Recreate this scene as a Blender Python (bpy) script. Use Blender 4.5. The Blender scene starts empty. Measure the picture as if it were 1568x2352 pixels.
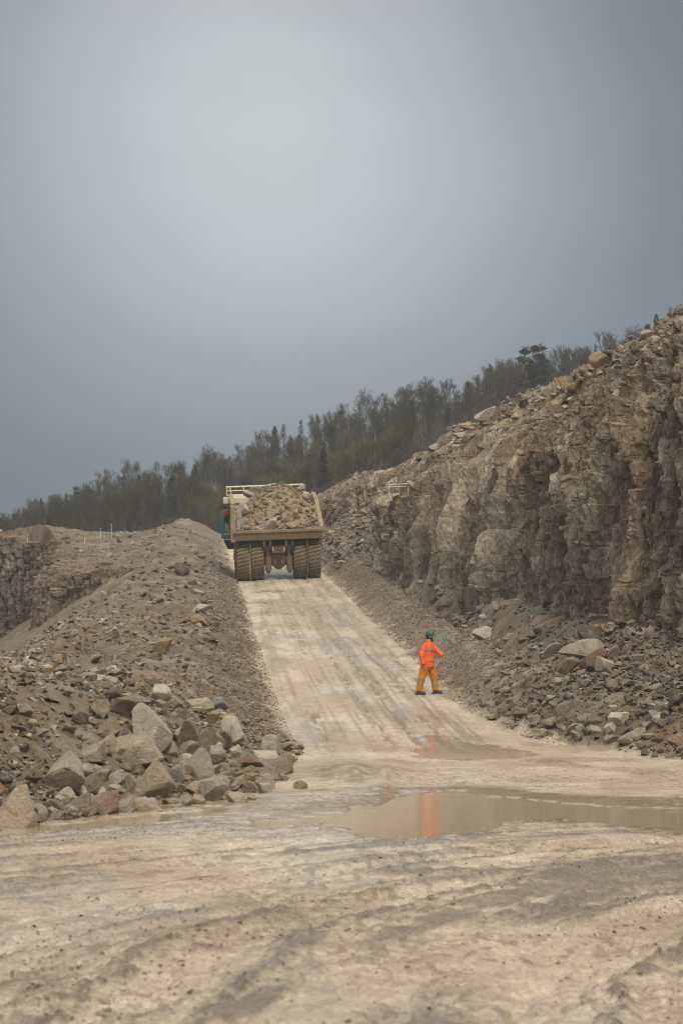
import bpy, bmesh, math, random
import numpy as np
from mathutils import Vector, Matrix

random.seed(7)
RS = np.random.RandomState(11)
PI = math.pi
scene = bpy.context.scene
COL = scene.collection

# ------------------------------------------------------------------ camera
FPX = 4573.0            # focal length in units of a 1568 x 2352 picture
PITCH = math.atan(399.0 / FPX)
CAMZ = 1.6
cam_data = bpy.data.cameras.new('camera')
cam_data.sensor_fit = 'VERTICAL'
cam_data.sensor_height = 36.0
cam_data.sensor_width = 24.0
cam_data.lens = FPX / 2352.0 * 36.0
cam_data.clip_start = 0.1
cam_data.clip_end = 4000
cam_data.dof.use_dof = True
cam_data.dof.focus_distance = 66.0
cam_data.dof.aperture_fstop = 4.2
cam = bpy.data.objects.new('camera', cam_data)
cam.location = (0, 0, CAMZ)
cam.rotation_euler = (math.radians(90) + PITCH, 0, 0)
COL.objects.link(cam)
scene.camera = cam
CP, SP = math.cos(PITCH), math.sin(PITCH)

def ray(px, py):
    a = (px - 784.0) / FPX
    b = (1176.0 - py) / FPX
    return np.array([a, CP - SP * b, SP + CP * b])

def at(px, py, Y):
    d = ray(px, py)
    k = Y / d[1]
    return (d[0] * k, Y, CAMZ + d[2] * k)

# ------------------------------------------------------------------ helpers
def tag(o, label=None, cat=None, group=None, kind=None):
    if label: o['label'] = label
    if cat: o['category'] = cat
    if group: o['group'] = group
    if kind: o['kind'] = kind
    return o

def empty(name, loc=(0, 0, 0), rz=0.0):
    o = bpy.data.objects.new(name, None)
    o.empty_display_size = 0.3
    COL.objects.link(o)
    o.location = loc
    o.rotation_euler = (0, 0, rz)
    return o

def np_mesh(name, verts, faces, mat=None, parent=None, cols=None, smooth=False, attrs=None, mats=None, mat_idx=None, data_only=False):
    """verts (N,3), faces (M,k) int array; cols (N,3) vertex base colours."""
    verts = np.asarray(verts, dtype=np.float32)
    faces = np.asarray(faces, dtype=np.int32)
    me = bpy.data.meshes.new(name)
    nv, (nf, k) = len(verts), faces.shape
    me.vertices.add(nv)
    me.vertices.foreach_set('co', verts.ravel())
    me.loops.add(nf * k)
    me.loops.foreach_set('vertex_index', faces.ravel())
    me.polygons.add(nf)
    me.polygons.foreach_set('loop_start', np.arange(0, nf * k, k, dtype=np.int32))
    me.polygons.foreach_set('loop_total', np.full(nf, k, dtype=np.int32))
    if mats:
        for m in mats: me.materials.append(m)
    elif mat is not None:
        me.materials.append(mat)
    if mat_idx is not None:
        me.polygons.foreach_set('material_index', np.asarray(mat_idx, dtype=np.int32))
    me.update(calc_edges=True)
    me.validate()
    me.polygons.foreach_set('use_smooth', np.full(nf, smooth, dtype=bool))
    if cols is not None:
        ca = me.color_attributes.new('Col', 'FLOAT_COLOR', 'POINT')
        c4 = np.ones((nv, 4), dtype=np.float32)
        c4[:, :3] = cols
        ca.data.foreach_set('color', c4.ravel())
    if attrs:
        for an, av in attrs.items():
            at_ = me.attributes.new(an, 'FLOAT', 'POINT')
            at_.data.foreach_set('value', np.asarray(av, dtype=np.float32))
    if data_only:
        return me
    o = bpy.data.objects.new(name, me)
    COL.objects.link(o)
    if parent: o.parent = parent
    return o

class MB:
    """collects simple solids into one mesh"""
    def __init__(s): s.v = []; s.f = []; s.m = []; s.mi = 0
    def add(s, vs, fs):
        b = len(s.v)
        s.v += [tuple(v) for v in vs]
        s.f += [tuple(b + i for i in f) for f in fs]
        s.m += [s.mi] * len(fs)
    def box(s, x0, x1, y0, y1, z0, z1):
        s.hexa([(x0,y0,z0),(x1,y0,z0),(x1,y1,z0),(x0,y1,z0),(x0,y0,z1),(x1,y0,z1),(x1,y1,z1),(x0,y1,z1)])
    def hexa(s, p):
        s.add(p, [(0,3,2,1),(4,5,6,7),(0,1,5,4),(1,2,6,5),(2,3,7,6),(3,0,4,7)])
    def ring_loft(s, rings, cap=True):
        n = len(rings[0]); b = []
        vs = [p for r in rings for p in r]
        fs = []
        for i in range(len(rings) - 1):
            for j in range(n):
                a = i * n + j; c = i * n + (j + 1) % n
                fs.append((a, c, c + n, a + n))
        if cap:
            fs.append(tuple(range(n - 1, -1, -1)))
            fs.append(tuple((len(rings) - 1) * n + j for j in range(n)))
        s.add(vs, fs)
    def tube(s, pts, rads, n=8, cap=True, flat=1.0):
        rings = []
        pts = [Vector(p) for p in pts]
        for i, p in enumerate(pts):
            d = (pts[min(i + 1, len(pts) - 1)] - pts[max(i - 1, 0)]).normalized()
            up = Vector((0, 0, 1)) if abs(d.z) < 0.9 else Vector((0, 1, 0))
            a = d.cross(up).normalized(); c = a.cross(d).normalized()
            r = rads[i] if hasattr(rads, '__len__') else rads
            rings.append([p + a * (r * math.cos(2 * PI * k / n)) + c * (r * flat * math.sin(2 * PI * k / n)) for k in range(n)])
        s.ring_loft(rings, cap)
    def extrude(s, poly, axis, a0, a1):
        """polygon in the two other axes, swept along axis"""
        def mk(u, v, a):
            return {0: (a, u, v), 1: (u, a, v), 2: (u, v, a)}[axis]
        n = len(poly)
        vs = [mk(u, v, a0) for u, v in poly] + [mk(u, v, a1) for u, v in poly]
        fs = [(i, (i + 1) % n, n + (i + 1) % n, n + i) for i in range(n)]
        fs += [tuple(range(n - 1, -1, -1)), tuple(range(n, 2 * n))]
        s.add(vs, fs)
    def build(s, name, mat, parent=None, smooth=False, bevel=0.0, mats=None):
        me = bpy.data.meshes.new(name)
        me.from_pydata(s.v, [], s.f)
        for m in (mats or [mat]): me.materials.append(m)
        if mats: me.polygons.foreach_set('material_index', s.m)
        bm = bmesh.new(); bm.from_mesh(me)
        bmesh.ops.recalc_face_normals(bm, faces=bm.faces)
        bm.to_mesh(me); bm.free()
        if smooth: me.polygons.foreach_set('use_smooth', [True] * len(me.polygons))
        me.update()
        o = bpy.data.objects.new(name, me)
        COL.objects.link(o)
        if parent: o.parent = parent
        if bevel:
            b = o.modifiers.new('bevel', 'BEVEL'); b.width = bevel; b.segments = 2; b.limit_method = 'ANGLE'
        return o

# ------------------------------------------------------------------ noise (numpy)
def _h(ix, iy, iz, seed):
    h = (ix.astype(np.int64) * 374761393 + iy.astype(np.int64) * 668265263 + iz.astype(np.int64) * 2147483647 + seed * 974634777) & 0xffffffff
    h = ((h ^ (h >> 13)) * 1274126177) & 0xffffffff
    h = ((h ^ (h >> 16)) * 2246822519) & 0xffffffff
    return ((h ^ (h >> 15)) & 0xffffff).astype(np.float32) / float(0xffffff)

def vnoise(x, y, seed=0):
    ix = np.floor(x); iy = np.floor(y)
    fx = (x - ix).astype(np.float32); fy = (y - iy).astype(np.float32)
    fx = fx * fx * fx * (fx * (fx * 6 - 15) + 10); fy = fy * fy * fy * (fy * (fy * 6 - 15) + 10)
    ix = ix.astype(np.int64); iy = iy.astype(np.int64); z = np.zeros_like(ix)
    a = _h(ix, iy, z, seed); b = _h(ix + 1, iy, z, seed)
    c = _h(ix, iy + 1, z, seed); d = _h(ix + 1, iy + 1, z, seed)
    return (a + (b - a) * fx) * (1 - fy) + (c + (d - c) * fx) * fy

def fbm(x, y, seed=0, oct=4, gain=0.5):
    s = 0.0; a = 1.0; t = 0.0
    for i in range(oct):
        s = s + a * (vnoise(x, y, seed + 17 * i) * 2 - 1)
        t += a; a *= gain; x = x * 2.03 + 5.1; y = y * 2.03 + 3.7
    return s / t

def worley(x, y, seed=0):
    """returns F1, F2, cell random, offset dx, dy to the nearest site"""
    ix = np.floor(x).astype(np.int64); iy = np.floor(y).astype(np.int64)
    f1 = np.full(x.shape, 9.0, np.float32); f2 = f1.copy()
    cr = np.zeros(x.shape, np.float32); dx = cr.copy(); dy = cr.copy()
    for i in (-1, 0, 1):
        for j in (-1, 0, 1):
            cx = ix + i; cy = iy + j; z = np.zeros_like(cx)
            px = cx + 0.1 + 0.8 * _h(cx, cy, z, seed); py = cy + 0.1 + 0.8 * _h(cx, cy, z + 1, seed)
            ex = (x - px).astype(np.float32); ey = (y - py).astype(np.float32)
            # chebyshev-euclid mix: blocky cells
            d = 0.5 * np.sqrt(ex * ex + ey * ey) + 0.5 * np.maximum(np.abs(ex), np.abs(ey))
            r = _h(cx, cy, z + 2, seed)
            m = d < f1
            f2 = np.where(m, f1, np.minimum(f2, d))
            f1 = np.where(m, d, f1); cr = np.where(m, r, cr); dx = np.where(m, ex, dx); dy = np.where(m, ey, dy)
    return f1, f2, cr, dx, dy

def sstep(a, b, x):
    t = np.clip((x - a) / (b - a), 0, 1)
    return t * t * (3 - 2 * t)

def mixc(a, b, t):
    t = np.asarray(t)[..., None]
    return np.asarray(a) * (1 - t) + np.asarray(b) * t

# ------------------------------------------------------------------ the lie of the land
RAMP = 0.108
def road_z(y):
    y = np.asarray(y, dtype=np.float64)
    w = 2.5
    t = np.clip(y, 0, 205) - 46.0
    z = RAMP * 0.5 * (t + np.sqrt(t * t + w * w))
    return z - RAMP * 0.5 * (-46 + math.sqrt(46 * 46 + w * w))

LF_Y = [3, 10, 15, 22.2, 25.7, 28.1, 30.5, 34, 41, 44, 46, 50, 58, 75, 116, 200, 260]
LF_X = [-14, -9.5, -7.0, -3.9, -2.8, -1.8, -1.25, -1.15, -1.0, -0.95, -1.0, -1.4, -2.0, -3.2, -6.06, -12.0, -16]
RF_Y = [3, 20, 30, 38, 42.3, 44.5, 48.6, 53.8, 59, 68.4, 94.3, 125.8, 150, 170, 200, 260]
RF_X = [24, 17, 12, 8.8, 7.25, 6.36, 4.63, 3.6, 3.04, 2.63, 0.95, -1.07, -3.4, -5.6, -9.0, -13]
def left_foot(y): return np.interp(y, LF_Y, LF_X)
def right_foot(y): return np.interp(y, RF_Y, RF_X)

# right-hand rock face: plan line and heights, from near to far
RC = np.array([(30, 8, 0.5, 11.0), (22, 20, 0.6, 11.5), (16, 32, 0.9, 12), (13, 44, 1.6, 12.6), (11.2, 51, 2.2, 13.8), (9.9, 58, 2.6, 13.9),
               (7.9, 68, 3.7, 13.5), (6.7, 80, 4.9, 13.9), (4.9, 100, 6.8, 14.9), (4.4, 107, 7.9, 14.9), (3.6, 116, 9.4, 13.8), (2.7, 126, 11.0, 12.4)])
def rc_x(y): return np.interp(y, RC[:, 1], RC[:, 0])
# left-hand pit face, from right to left
LC = np.array([(-11.9, 124, 7.4, 8.5), (-14, 127.5, 6.2, 8.9), (-17, 130, 4.6, 9.1), (-19.6, 133.5, 3.6, 9.4), (-21, 141, 3.2, 10.4), (-22.6, 158, 3.0, 12.6),
               (-26, 170, 3.0, 14.2), (-40, 176, 3.0, 14.6), (-60, 180, 3.0, 14.6), (-90, 184, 3, 14.6)])
def lc_y(x): return np.interp(-x, -LC[:, 0], LC[:, 1])
# short upper face
UC = np.array([(-2.6, 156, 15.0, 16.4), (0.2, 152, 15.2, 17.3), (2.2, 150, 15.3, 17.9), (4.0, 144, 15.0, 18.0), (6.6, 139, 15.2, 18.3), (9, 137, 15.2, 18.5), (16, 134, 15.2, 18.6)])
def uc_y(x): return np.interp(x, UC[:, 0], UC[:, 1])

PUD = [(520,1888),(600,1876),(700,1868),(800,1862),(850,1845),(905,1824),(1050,1816),(1200,1832),(1330,1846),(1568,1856),(1750,1862),(1750,1912),(1568,1908),(1400,1890),
       (1290,1878),(1180,1884),(1120,1900),(1050,1915),(950,1922),(850,1916),(790,1902),(700,1896),(650,1908),(560,1912)]
PUD2 = [(-150,1902),(20,1898),(200,1882),(380,1862),(500,1850),(560,1852),(430,1872),(300,1888),(150,1905),(-150,1925)]
PUD3 = [(955,1694),(1010,1688),(1100,1700),(1240,1728),(1180,1742),(1050,1744),(965,1740)]
def poly_dist(px, py, poly):
    """signed distance (positive inside) in a stretched picture of the flat ground"""
    P = np.array(poly, float); P = P * [0.25, 1.0]
    X = px * 0.25; Y = py
    best = np.full(X.shape, 1e9); inside = np.zeros(X.shape, bool)
    n = len(P)
    for i in range(n):
        a = P[i]; b = P[(i + 1) % n]
        ab = b - a
        t = np.clip(((X - a[0]) * ab[0] + (Y - a[1]) * ab[1]) / (ab @ ab), 0, 1)
        d = np.hypot(X - a[0] - t * ab[0], Y - a[1] - t * ab[1])
        best = np.minimum(best, d)
        c = (a[1] > Y) != (b[1] > Y)
        with np.errstate(divide='ignore', invalid='ignore'):
            xi = a[0] + (Y - a[1]) * ab[0] / (ab[1] if abs(ab[1]) > 1e-9 else 1e-9)
        inside ^= c & (X < xi)
    return np.where(inside, best, -best)

ARC = (11.4, 8.5)      # centre of the sweep the wheel tracks follow over the flat
def base_height(x, y):
    """height without the small stuff; also returns masks"""
    x = np.asarray(x, float); y = np.asarray(y, float)
    R = road_z(y)
    lf = left_foot(y); rf = right_foot(y)
    mid = 0.5 * (lf + rf)
    bank = 0.042 * sstep(85, 112, y) * (1 - sstep(150, 190, y))
    Rb = R + bank * np.clip(x - mid, -6, 6)
    w1 = fbm(x * 0.35, y * 0.35, 3, 3)
    w2 = fbm(x * 0.12 + 40, y * 0.12, 5, 3)
    # ---- left spoil bank
    t = lf - x + 0.25 * w1 * sstep(20, 30, y)
    hc = np.interp(y, [3, 20, 30, 46, 60, 120, 150, 180], [1.2, 1.5, 1.9, 2.0, 1.35, 1.2, 1.5, 1.9])
    lin = 0.72 * np.maximum(t, 0)
    rel = hc * (1 - np.exp(-(lin / hc) ** 1.35))
    rel = rel + 0.35 * w1 * sstep(1, 3, t)
    gone = 1 - sstep(112, 126, y) * sstep(-12.6, -11.4, x)
    te = np.interp(y, [3, 30, 50, 70, 100, 126], [9, 8, 7.0, 6.5, 5.2, 5.0])
    over = np.maximum(t - te, 0)
    dropped = (rel - 0.09 * np.maximum(t - 2.0, 0) * sstep(46, 60, y)) - 0.62 * over * over / (over + 1.2)
    zl = R + np.where(t > 0, rel, 0) * (1 - gone) + np.where(t > 0, dropped, 0) * gone
    pit = 3.0 - 5.0 * (1 - sstep(50, 90, y)) + 0.5 * w2
    zl = np.where(t > te, np.maximum(zl, np.minimum(pit, R + 0.2)), zl)
    # plateau behind the pit face
    cy = lc_y(x)
    plat = 8.7 + 0.143 * np.clip(y - 130, -5, 44) + 0.5 * w2 - 0.12 * np.maximum(y - 178, 0)
    plat = np.maximum(plat, pit - 3)
    knob = 0.8 * np.exp(-(((x + 26.5) / 3.8) ** 2 + ((y - 172) / 5) ** 2))
    k = sstep(2.8, 3.6, y - cy)
    far = (x < -11.5)
    shoulder = np.minimum(R + rel, R + rel - 0.12 * np.maximum(t - 5, 0))
    zfar = np.where(k > 0, pit * (1 - k) + (plat + knob) * k, np.minimum(zl, plat))
    blend = sstep(-11.0, -14.0, x) * sstep(112, 118, y)
    zl2 = np.where(y > 112, np.where(x < -11.0, zl * (1 - blend) + zfar * blend, zl), zl)
    yy = sstep(126, 134, y)
    join = shoulder * (1 - sstep(4, 10, t)) + (plat + knob) * sstep(4, 10, t)
    zl2 = np.where((x > -14) & (y > 126), zl2 * (1 - yy) + join * yy, zl2)
    zl2 = np.where((x <= -14) & (k >= 1), zl2 * (1 - yy) + join * yy, zl2)
    # ---- right side: berm, ditch, talus, plateau behind the face
    s = x - rf + 0.2 * w1
    berm = 1.10 * (1 - np.exp(-(0.78 * np.maximum(s, 0) / 0.9) ** 1.7))
    berm = berm * np.interp(y, [3, 40, 48, 60], [0.75, 0.8, 0.95, 1.0])
    dip = np.interp(y, [3, 50, 62, 75, 130], [0, -0.1, 0.6, 0.95, 0.95]) * np.exp(-((s - 2.7) / 0.8) ** 2)
    gap = np.maximum(rc_x(y) - rf, 2.0)
    toe = np.interp(y, RC[:, 1], RC[:, 2]) - R
    ris = sstep(0.30, 1.02, s / gap) * np.maximum(toe + 0.35 - 0.9, 0.1)
    zr = Rb + np.where(s > 0, berm - dip + ris + 0.28 * w1 * sstep(1.2, 3, s), 0)
    mnd = 0.55 * np.exp(-(((x - 7.2) / 1.3) ** 2 + ((y - 56) / 3.0) ** 2)) + 0.35 * np.exp(-(((x - 5.6) / 0.9) ** 2 + ((y - 50.5) / 2.0) ** 2))
    zr = zr + mnd * (s > 0)
    # upper ground past the end of the big face
    z2 = 11.0 + 0.16 * np.clip(y - 126, -30, 24) + 0.35 * w1
    ucy = uc_y(x)
    kk = sstep(1.8, 2.6, y - ucy)
    z2 = z2 + kk * 2.4
    z2 = z2 + 0.125 * np.clip(y - 152, 0, 36) - 0.2 * np.maximum(y - 192, 0)
    emb = Rb + 0.95 + 0.62 * np.maximum(s - 1.0, 0)
    kf = sstep(120, 134, y)
    zr = np.where(s > 1.0, zr * (1 - kf) + np.minimum(z2, emb) * kf, zr)
    top = np.interp(y, RC[:, 1], RC[:, 3]) - 0.7
    behind = x - rc_x(y)
    kb = sstep(3.2, 4.4, behind) * (1 - sstep(118, 128, y))
    zr = zr * (1 - kb) + (top + 0.02 * behind) * kb
    # ---- combine
    z = np.where(x < mid, np.where(t > 0, zl2, Rb), np.where(s > 0, zr, Rb))
    mudm = np.where(x < mid, 1 - sstep(-0.25, 0.35, t + 0.45 * fbm(x * 2, y * 1.2, 8, 4)), 1 - sstep(-0.3, 0.4, s + 0.55 * fbm(x * 2, y * 1.2, 9, 4)))
    return z, mudm, t, s

def full_height(x, y):
    z, mudm, t, s = base_height(x, y)
    flat = 1 - sstep(40, 47, y)
    onroad = (np.minimum(-t, -s) > -0.1)
    edge = sstep(0.0, 0.6, np.minimum(-t, -s))
    # wheel ruts over the flat
    r = np.hypot(x - ARC[0], y - ARC[1]); th = np.arctan2(y - ARC[1], x - ARC[0])
    al = th * 14.4
    rut = 0.55 * fbm(r * 1.7, al * 0.06, 21, 3) + 0.45 * fbm(r * 5.0, al * 0.22, 22, 3)
    lump = fbm(x * 2.6, y * 2.6, 23, 4)
    near = 1 - sstep(16, 26, y)
    fine_l = fbm(r * 9, al * 3.0, 24, 4)
    z = z + flat * mudm * (0.028 * rut * (0.5 + 0.7 * near) + 0.004 * lump + 0.016 * fine_l * (0.5 + 0.5 * near)) + 0.012 * flat * mudm
    # two deeper wheel tracks + their squeezed-up edges
    for rr, dep in ((14.4, 1.0), (12.6, 0.8), (16.6, 0.7), (10.6, 0.6), (18.6, 0.45)):
        q = r - rr - 0.12 * fbm(al * 0.12, al * 0 + rr, 31, 2)
        trk = -0.035 * np.exp(-(q / 0.24) ** 2) + 0.022 * np.exp(-((np.abs(q) - 0.42) / 0.13) ** 2) * (0.6 + 0.8 * vnoise(al * 1.3, q * 0 + rr, 32))
        z = z + flat * mudm * dep * trk * np.clip(0.4 + 1.2 * vnoise(al * 0.25, al * 0 + rr, 33), 0, 1.2)
    # spur of pushed-up mud beside the pile
    z = z + 0.16 * np.exp(-(((x - 0.1) / 0.75) ** 2 + ((y - 36) / 4.5) ** 2)) * (0.7 + 0.6 * fbm(x * 4, y * 2, 41, 3))
    z = z + 0.10 * np.exp(-(((x - 0.75 - 0.05 * (y - 34)) / 0.16) ** 2 + ((y - 34) / 4) ** 2)) * (0.5 + vnoise(x * 6, y * 3, 42))
    # ramp tracks: run along the road
    ramp = sstep(44, 52, y)
    c = x - (0.65 - 0.067 * (y - 58))
    trk = fbm(c * 3.2, y * 0.03, 51, 3) * 0.02 + 0.010 * lump
    for c0, dep in ((-1.75, .8), (-0.95, .6), (0.45, 1.0), (1.25, 1.0), (-0.2, 0.5), (2.0, .5)):
        q = c - c0 - 0.15 * fbm(y * 0.06, y * 0 + c0, 52, 2)
        trk = trk + dep * (-0.028 * np.exp(-(q / 0.14) ** 2) + 0.016 * np.exp(-((np.abs(q) - 0.26) / 0.08) ** 2) * vnoise(y * 2.2, q * 0, 53))
    z = z + ramp * mudm * trk * 1.5
    TRKm = np.zeros_like(z)
    for c0, wd in ((-1.75, .20), (-0.95, .16), (0.45, .16), (1.25, .2), (-0.2, .10), (2.0, .12)):
        q = c - c0 - 0.15 * fbm(y * 0.06, y * 0 + c0, 52, 2)
        TRKm = np.maximum(TRKm, np.exp(-(q / wd) ** 2) * sstep(.25, .7, vnoise(c * 14, y * 1.6, 54)) * sstep(.3, .6, vnoise(y * .16, y * 0 + c0, 55)) + .7 * np.exp(-((np.abs(q) - wd * 1.5) / .045) ** 2) * vnoise(y * .3, q * 0 + c0, 56))
    rn = np.abs(fbm(r * 0.95 + .15 * lump, al * 0.07, 57, 2)); rn2 = np.abs(fbm(r * 2.3 + 4, al * 0.12, 58, 2))
    RID = np.exp(-(rn / .055) ** 2) * sstep(.22, .5, vnoise(r * .8, al * .2, 59)) + .7 * np.exp(-(rn2 / .075) ** 2) * sstep(.45, .7, vnoise(r * 1.5, al * .5, 60))
    z = z + flat * mudm * 0.030 * RID * (0.5 + 0.9 * vnoise(x * 14, y * 9, 63)) * (1 - sstep(24, 34, y))
    CLOD = np.maximum(sstep(.56, .74, vnoise(r * 7 + lump, al * 2.4, 64)) * sstep(.3, .6, vnoise(r * 1.2, al * .3, 65)), sstep(.62, .78, vnoise(r * 13, al * 5, 66)))
    z = z + flat * mudm * .016 * CLOD * (1 - sstep(22, 30, y))
    # puddles: pressed below the water table
    with np.errstate(divide='ignore'):
        py = 1575 + FPX * 1.6 / np.maximum(y, 1.0); px = 784 + FPX * x / np.maximum(y, 1.0)
    nz = 11 * fbm(x * 0.9, y * 0.5, 61, 4) + 5 * fbm(x * 3.1, y * 1.6, 62, 3)
    wet = np.zeros_like(z)
    for poly, dep in ((PUD, 0.05), (PUD2, 0.05)):
        d = poly_dist(px, py, poly) + nz
        m = sstep(-5, 9, d) * flat * (y > 12)
        isl = 0.030 * fbm(r * 2.2, al * .6, 67, 3) + .02 * fbm(x * 5, y * 3, 68, 3)
        z = z * (1 - m) + (-dep * .85 * sstep(0, 12, d) + isl + 0.022 * (1 - sstep(-5, 5, d))) * m
        wet = np.maximum(wet, sstep(-30, 2, d) * flat)
    d3 = poly_dist(px, 1575 + FPX * (1.6 - road_z(y)) / np.maximum(y, 1), PUD3) + nz
    wet = np.maximum(wet, 1.0 * sstep(-4, 5, d3))
    # rubbly banks
    off = 1 - mudm
    f1, f2, cr, dx, dy = worley(x * 1.15 + 0.3 * lump, y * 1.15, 71)
    g1, g2, gr, gx, gy = worley(x * 3.0, y * 3.0, 72)
    rough = 0.27 * (cr - 0.5) * sstep(0, 0.25, f2 - f1) + 0.10 * (gr - 0.4) * sstep(0, 0.3, g2 - g1) + 0.10 * lump
    fine = 0.45 + 0.75 * sstep(-0.2, 0.5, fbm(x * 0.3, y * 0.3, 73, 2))
    smooth_berm = 1 - 0.92 * (np.exp(-((s - 0.9) / 1.1) ** 2)) * sstep(50, 58, y)
    smooth_l = 1 - 0.85 * np.exp(-((t - 0.6) / 0.9) ** 2)
    z = z + off * rough * fine * smooth_berm * smooth_l
    return z, mudm, wet, t, s, r, al, c, lump, cr, gr, RID, TRKm, CLOD
# ------------------------------------------------------------------ materials
def new_mat(name):
    m = bpy.data.materials.new(name); m.use_nodes = True
    nt = m.node_tree; nt.nodes.clear()
    out = nt.nodes.new('ShaderNodeOutputMaterial'); b = nt.nodes.new('ShaderNodeBsdfPrincipled')
    nt.links.new(b.outputs[0], out.inputs[0])
    return m, nt, b

def nd(nt, typ, **kw):
    n = nt.nodes.new(typ)
    for k, v in kw.items():
        if k in n.inputs.keys(): n.inputs[k].default_value = v
        else: setattr(n, k, v)
    return n

def earth_mat(name, scale=9.0, bump=0.5, bdist=0.03, wet=False, contrast=0.35, cracks=False, stretch=None):
    """vertex colour 'Col' (the stuff's own colour) broken up by fine grit"""
    m, nt, b = new_mat(name)
    L = nt.links.new
    tc = nd(nt, 'ShaderNodeNewGeometry')
    co = tc.outputs['Position']
    if stretch:
        mp = nd(nt, 'ShaderNodeMapping'); mp.inputs['Scale'].default_value = stretch
        L(co, mp.inputs['Vector']); co = mp.outputs[0]
    n1 = nd(nt, 'ShaderNodeTexNoise', Scale=scale, Detail=6.0, Roughness=0.65)
    n2 = nd(nt, 'ShaderNodeTexVoronoi', Scale=scale * 1.7)
    n3 = nd(nt, 'ShaderNodeTexNoise', Scale=scale * 0.13, Detail=4.0)
    for n in (n1, n2, n3): L(co, n.inputs['Vector'])
    at_ = nd(nt, 'ShaderNodeAttribute', attribute_name='Col')
    mr = nd(nt, 'ShaderNodeMapRange'); L(n1.outputs[0], mr.inputs[0])
    mr.inputs[1].default_value = 0.3; mr.inputs[2].default_value = 0.7
    mr.inputs[3].default_value = 1 - contrast; mr.inputs[4].default_value = 1 + contrast
    mr2 = nd(nt, 'ShaderNodeMapRange'); L(n2.outputs['Color'], mr2.inputs[0])
    mr2.inputs[3].default_value = 1 - contrast * 0.6; mr2.inputs[4].default_value = 1 + contrast * 0.6
    mr3 = nd(nt, 'ShaderNodeMapRange'); L(n3.outputs[0], mr3.inputs[0])
    mr3.inputs[1].default_value = 0.3; mr3.inputs[2].default_value = 0.7
    mr3.inputs[3].default_value = 0.85; mr3.inputs[4].default_value = 1.15
    a = nd(nt, 'ShaderNodeMath', operation='MULTIPLY'); L(mr.outputs[0], a.inputs[0]); L(mr2.outputs[0], a.inputs[1])
    a2 = nd(nt, 'ShaderNodeMath', operation='MULTIPLY'); L(a.outputs[0], a2.inputs[0]); L(mr3.outputs[0], a2.inputs[1])
    v = nd(nt, 'ShaderNodeVectorMath', operation='SCALE'); L(at_.outputs['Color'], v.inputs[0]); L(a2.outputs[0], v.inputs['Scale'])
    L(v.outputs[0], b.inputs['Base Color'])
    bp = nd(nt, 'ShaderNodeBump', Strength=bump, Distance=bdist)
    h = nd(nt, 'ShaderNodeMath', operation='ADD'); L(n1.outputs[0], h.inputs[0]); L(n2.outputs['Distance'], h.inputs[1])
    L(h.outputs[0], bp.inputs['Height']); L(bp.outputs[0], b.inputs['Normal'])
    b.inputs['Roughness'].default_value = 0.9
    b.inputs['Specular IOR Level'].default_value = 0.25
    if wet:
        aw = nd(nt, 'ShaderNodeAttribute', attribute_name='wet')
        r = nd(nt, 'ShaderNodeMapRange'); L(aw.outputs['Fac'], r.inputs[0])
        r.inputs[3].default_value = 0.75; r.inputs[4].default_value = 0.12
        L(r.outputs[0], b.inputs['Roughness'])
        b.inputs['Specular IOR Level'].default_value = 0.4
        s = nd(nt, 'ShaderNodeMapRange'); L(aw.outputs['Fac'], s.inputs[0])
        s.inputs[3].default_value = bump; s.inputs[4].default_value = bump * 0.06
        L(s.outputs[0], bp.inputs['Strength'])
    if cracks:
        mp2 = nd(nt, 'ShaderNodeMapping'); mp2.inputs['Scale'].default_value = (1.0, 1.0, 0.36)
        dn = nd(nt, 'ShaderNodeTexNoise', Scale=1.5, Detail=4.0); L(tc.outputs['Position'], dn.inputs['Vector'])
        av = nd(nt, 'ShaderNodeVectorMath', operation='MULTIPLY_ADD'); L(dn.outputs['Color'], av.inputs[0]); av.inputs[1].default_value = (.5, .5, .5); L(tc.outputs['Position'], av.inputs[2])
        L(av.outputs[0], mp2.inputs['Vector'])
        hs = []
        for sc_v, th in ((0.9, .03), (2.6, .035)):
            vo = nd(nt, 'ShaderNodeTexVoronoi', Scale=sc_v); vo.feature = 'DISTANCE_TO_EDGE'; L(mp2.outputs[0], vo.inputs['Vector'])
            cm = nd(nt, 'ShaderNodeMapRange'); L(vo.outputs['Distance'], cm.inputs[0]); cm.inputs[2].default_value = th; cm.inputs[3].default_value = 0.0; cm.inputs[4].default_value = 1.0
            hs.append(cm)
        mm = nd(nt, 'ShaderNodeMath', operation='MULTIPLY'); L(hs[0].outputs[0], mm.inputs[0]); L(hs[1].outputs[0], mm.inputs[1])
        dk_ = nd(nt, 'ShaderNodeMapRange'); L(mm.outputs[0], dk_.inputs[0]); dk_.inputs[3].default_value = .80; dk_.inputs[4].default_value = 1.0  # crack lines darkened in the colour like shaded crevices
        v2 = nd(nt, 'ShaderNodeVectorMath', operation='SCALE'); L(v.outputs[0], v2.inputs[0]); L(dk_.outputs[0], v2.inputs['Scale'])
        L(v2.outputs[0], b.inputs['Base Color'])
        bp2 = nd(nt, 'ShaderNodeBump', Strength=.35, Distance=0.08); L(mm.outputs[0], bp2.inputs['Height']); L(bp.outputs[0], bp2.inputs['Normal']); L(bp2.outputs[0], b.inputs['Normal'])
    return m

M_EARTH = earth_mat('quarry_earth', 26.0, 0.7, 0.018, wet=True, contrast=0.34)
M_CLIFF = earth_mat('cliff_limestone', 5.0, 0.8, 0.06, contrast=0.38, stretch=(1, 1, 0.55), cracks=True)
M_CHIP = earth_mat('rubble_stone', 14.0, 0.4, 0.02, contrast=0.22)

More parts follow.
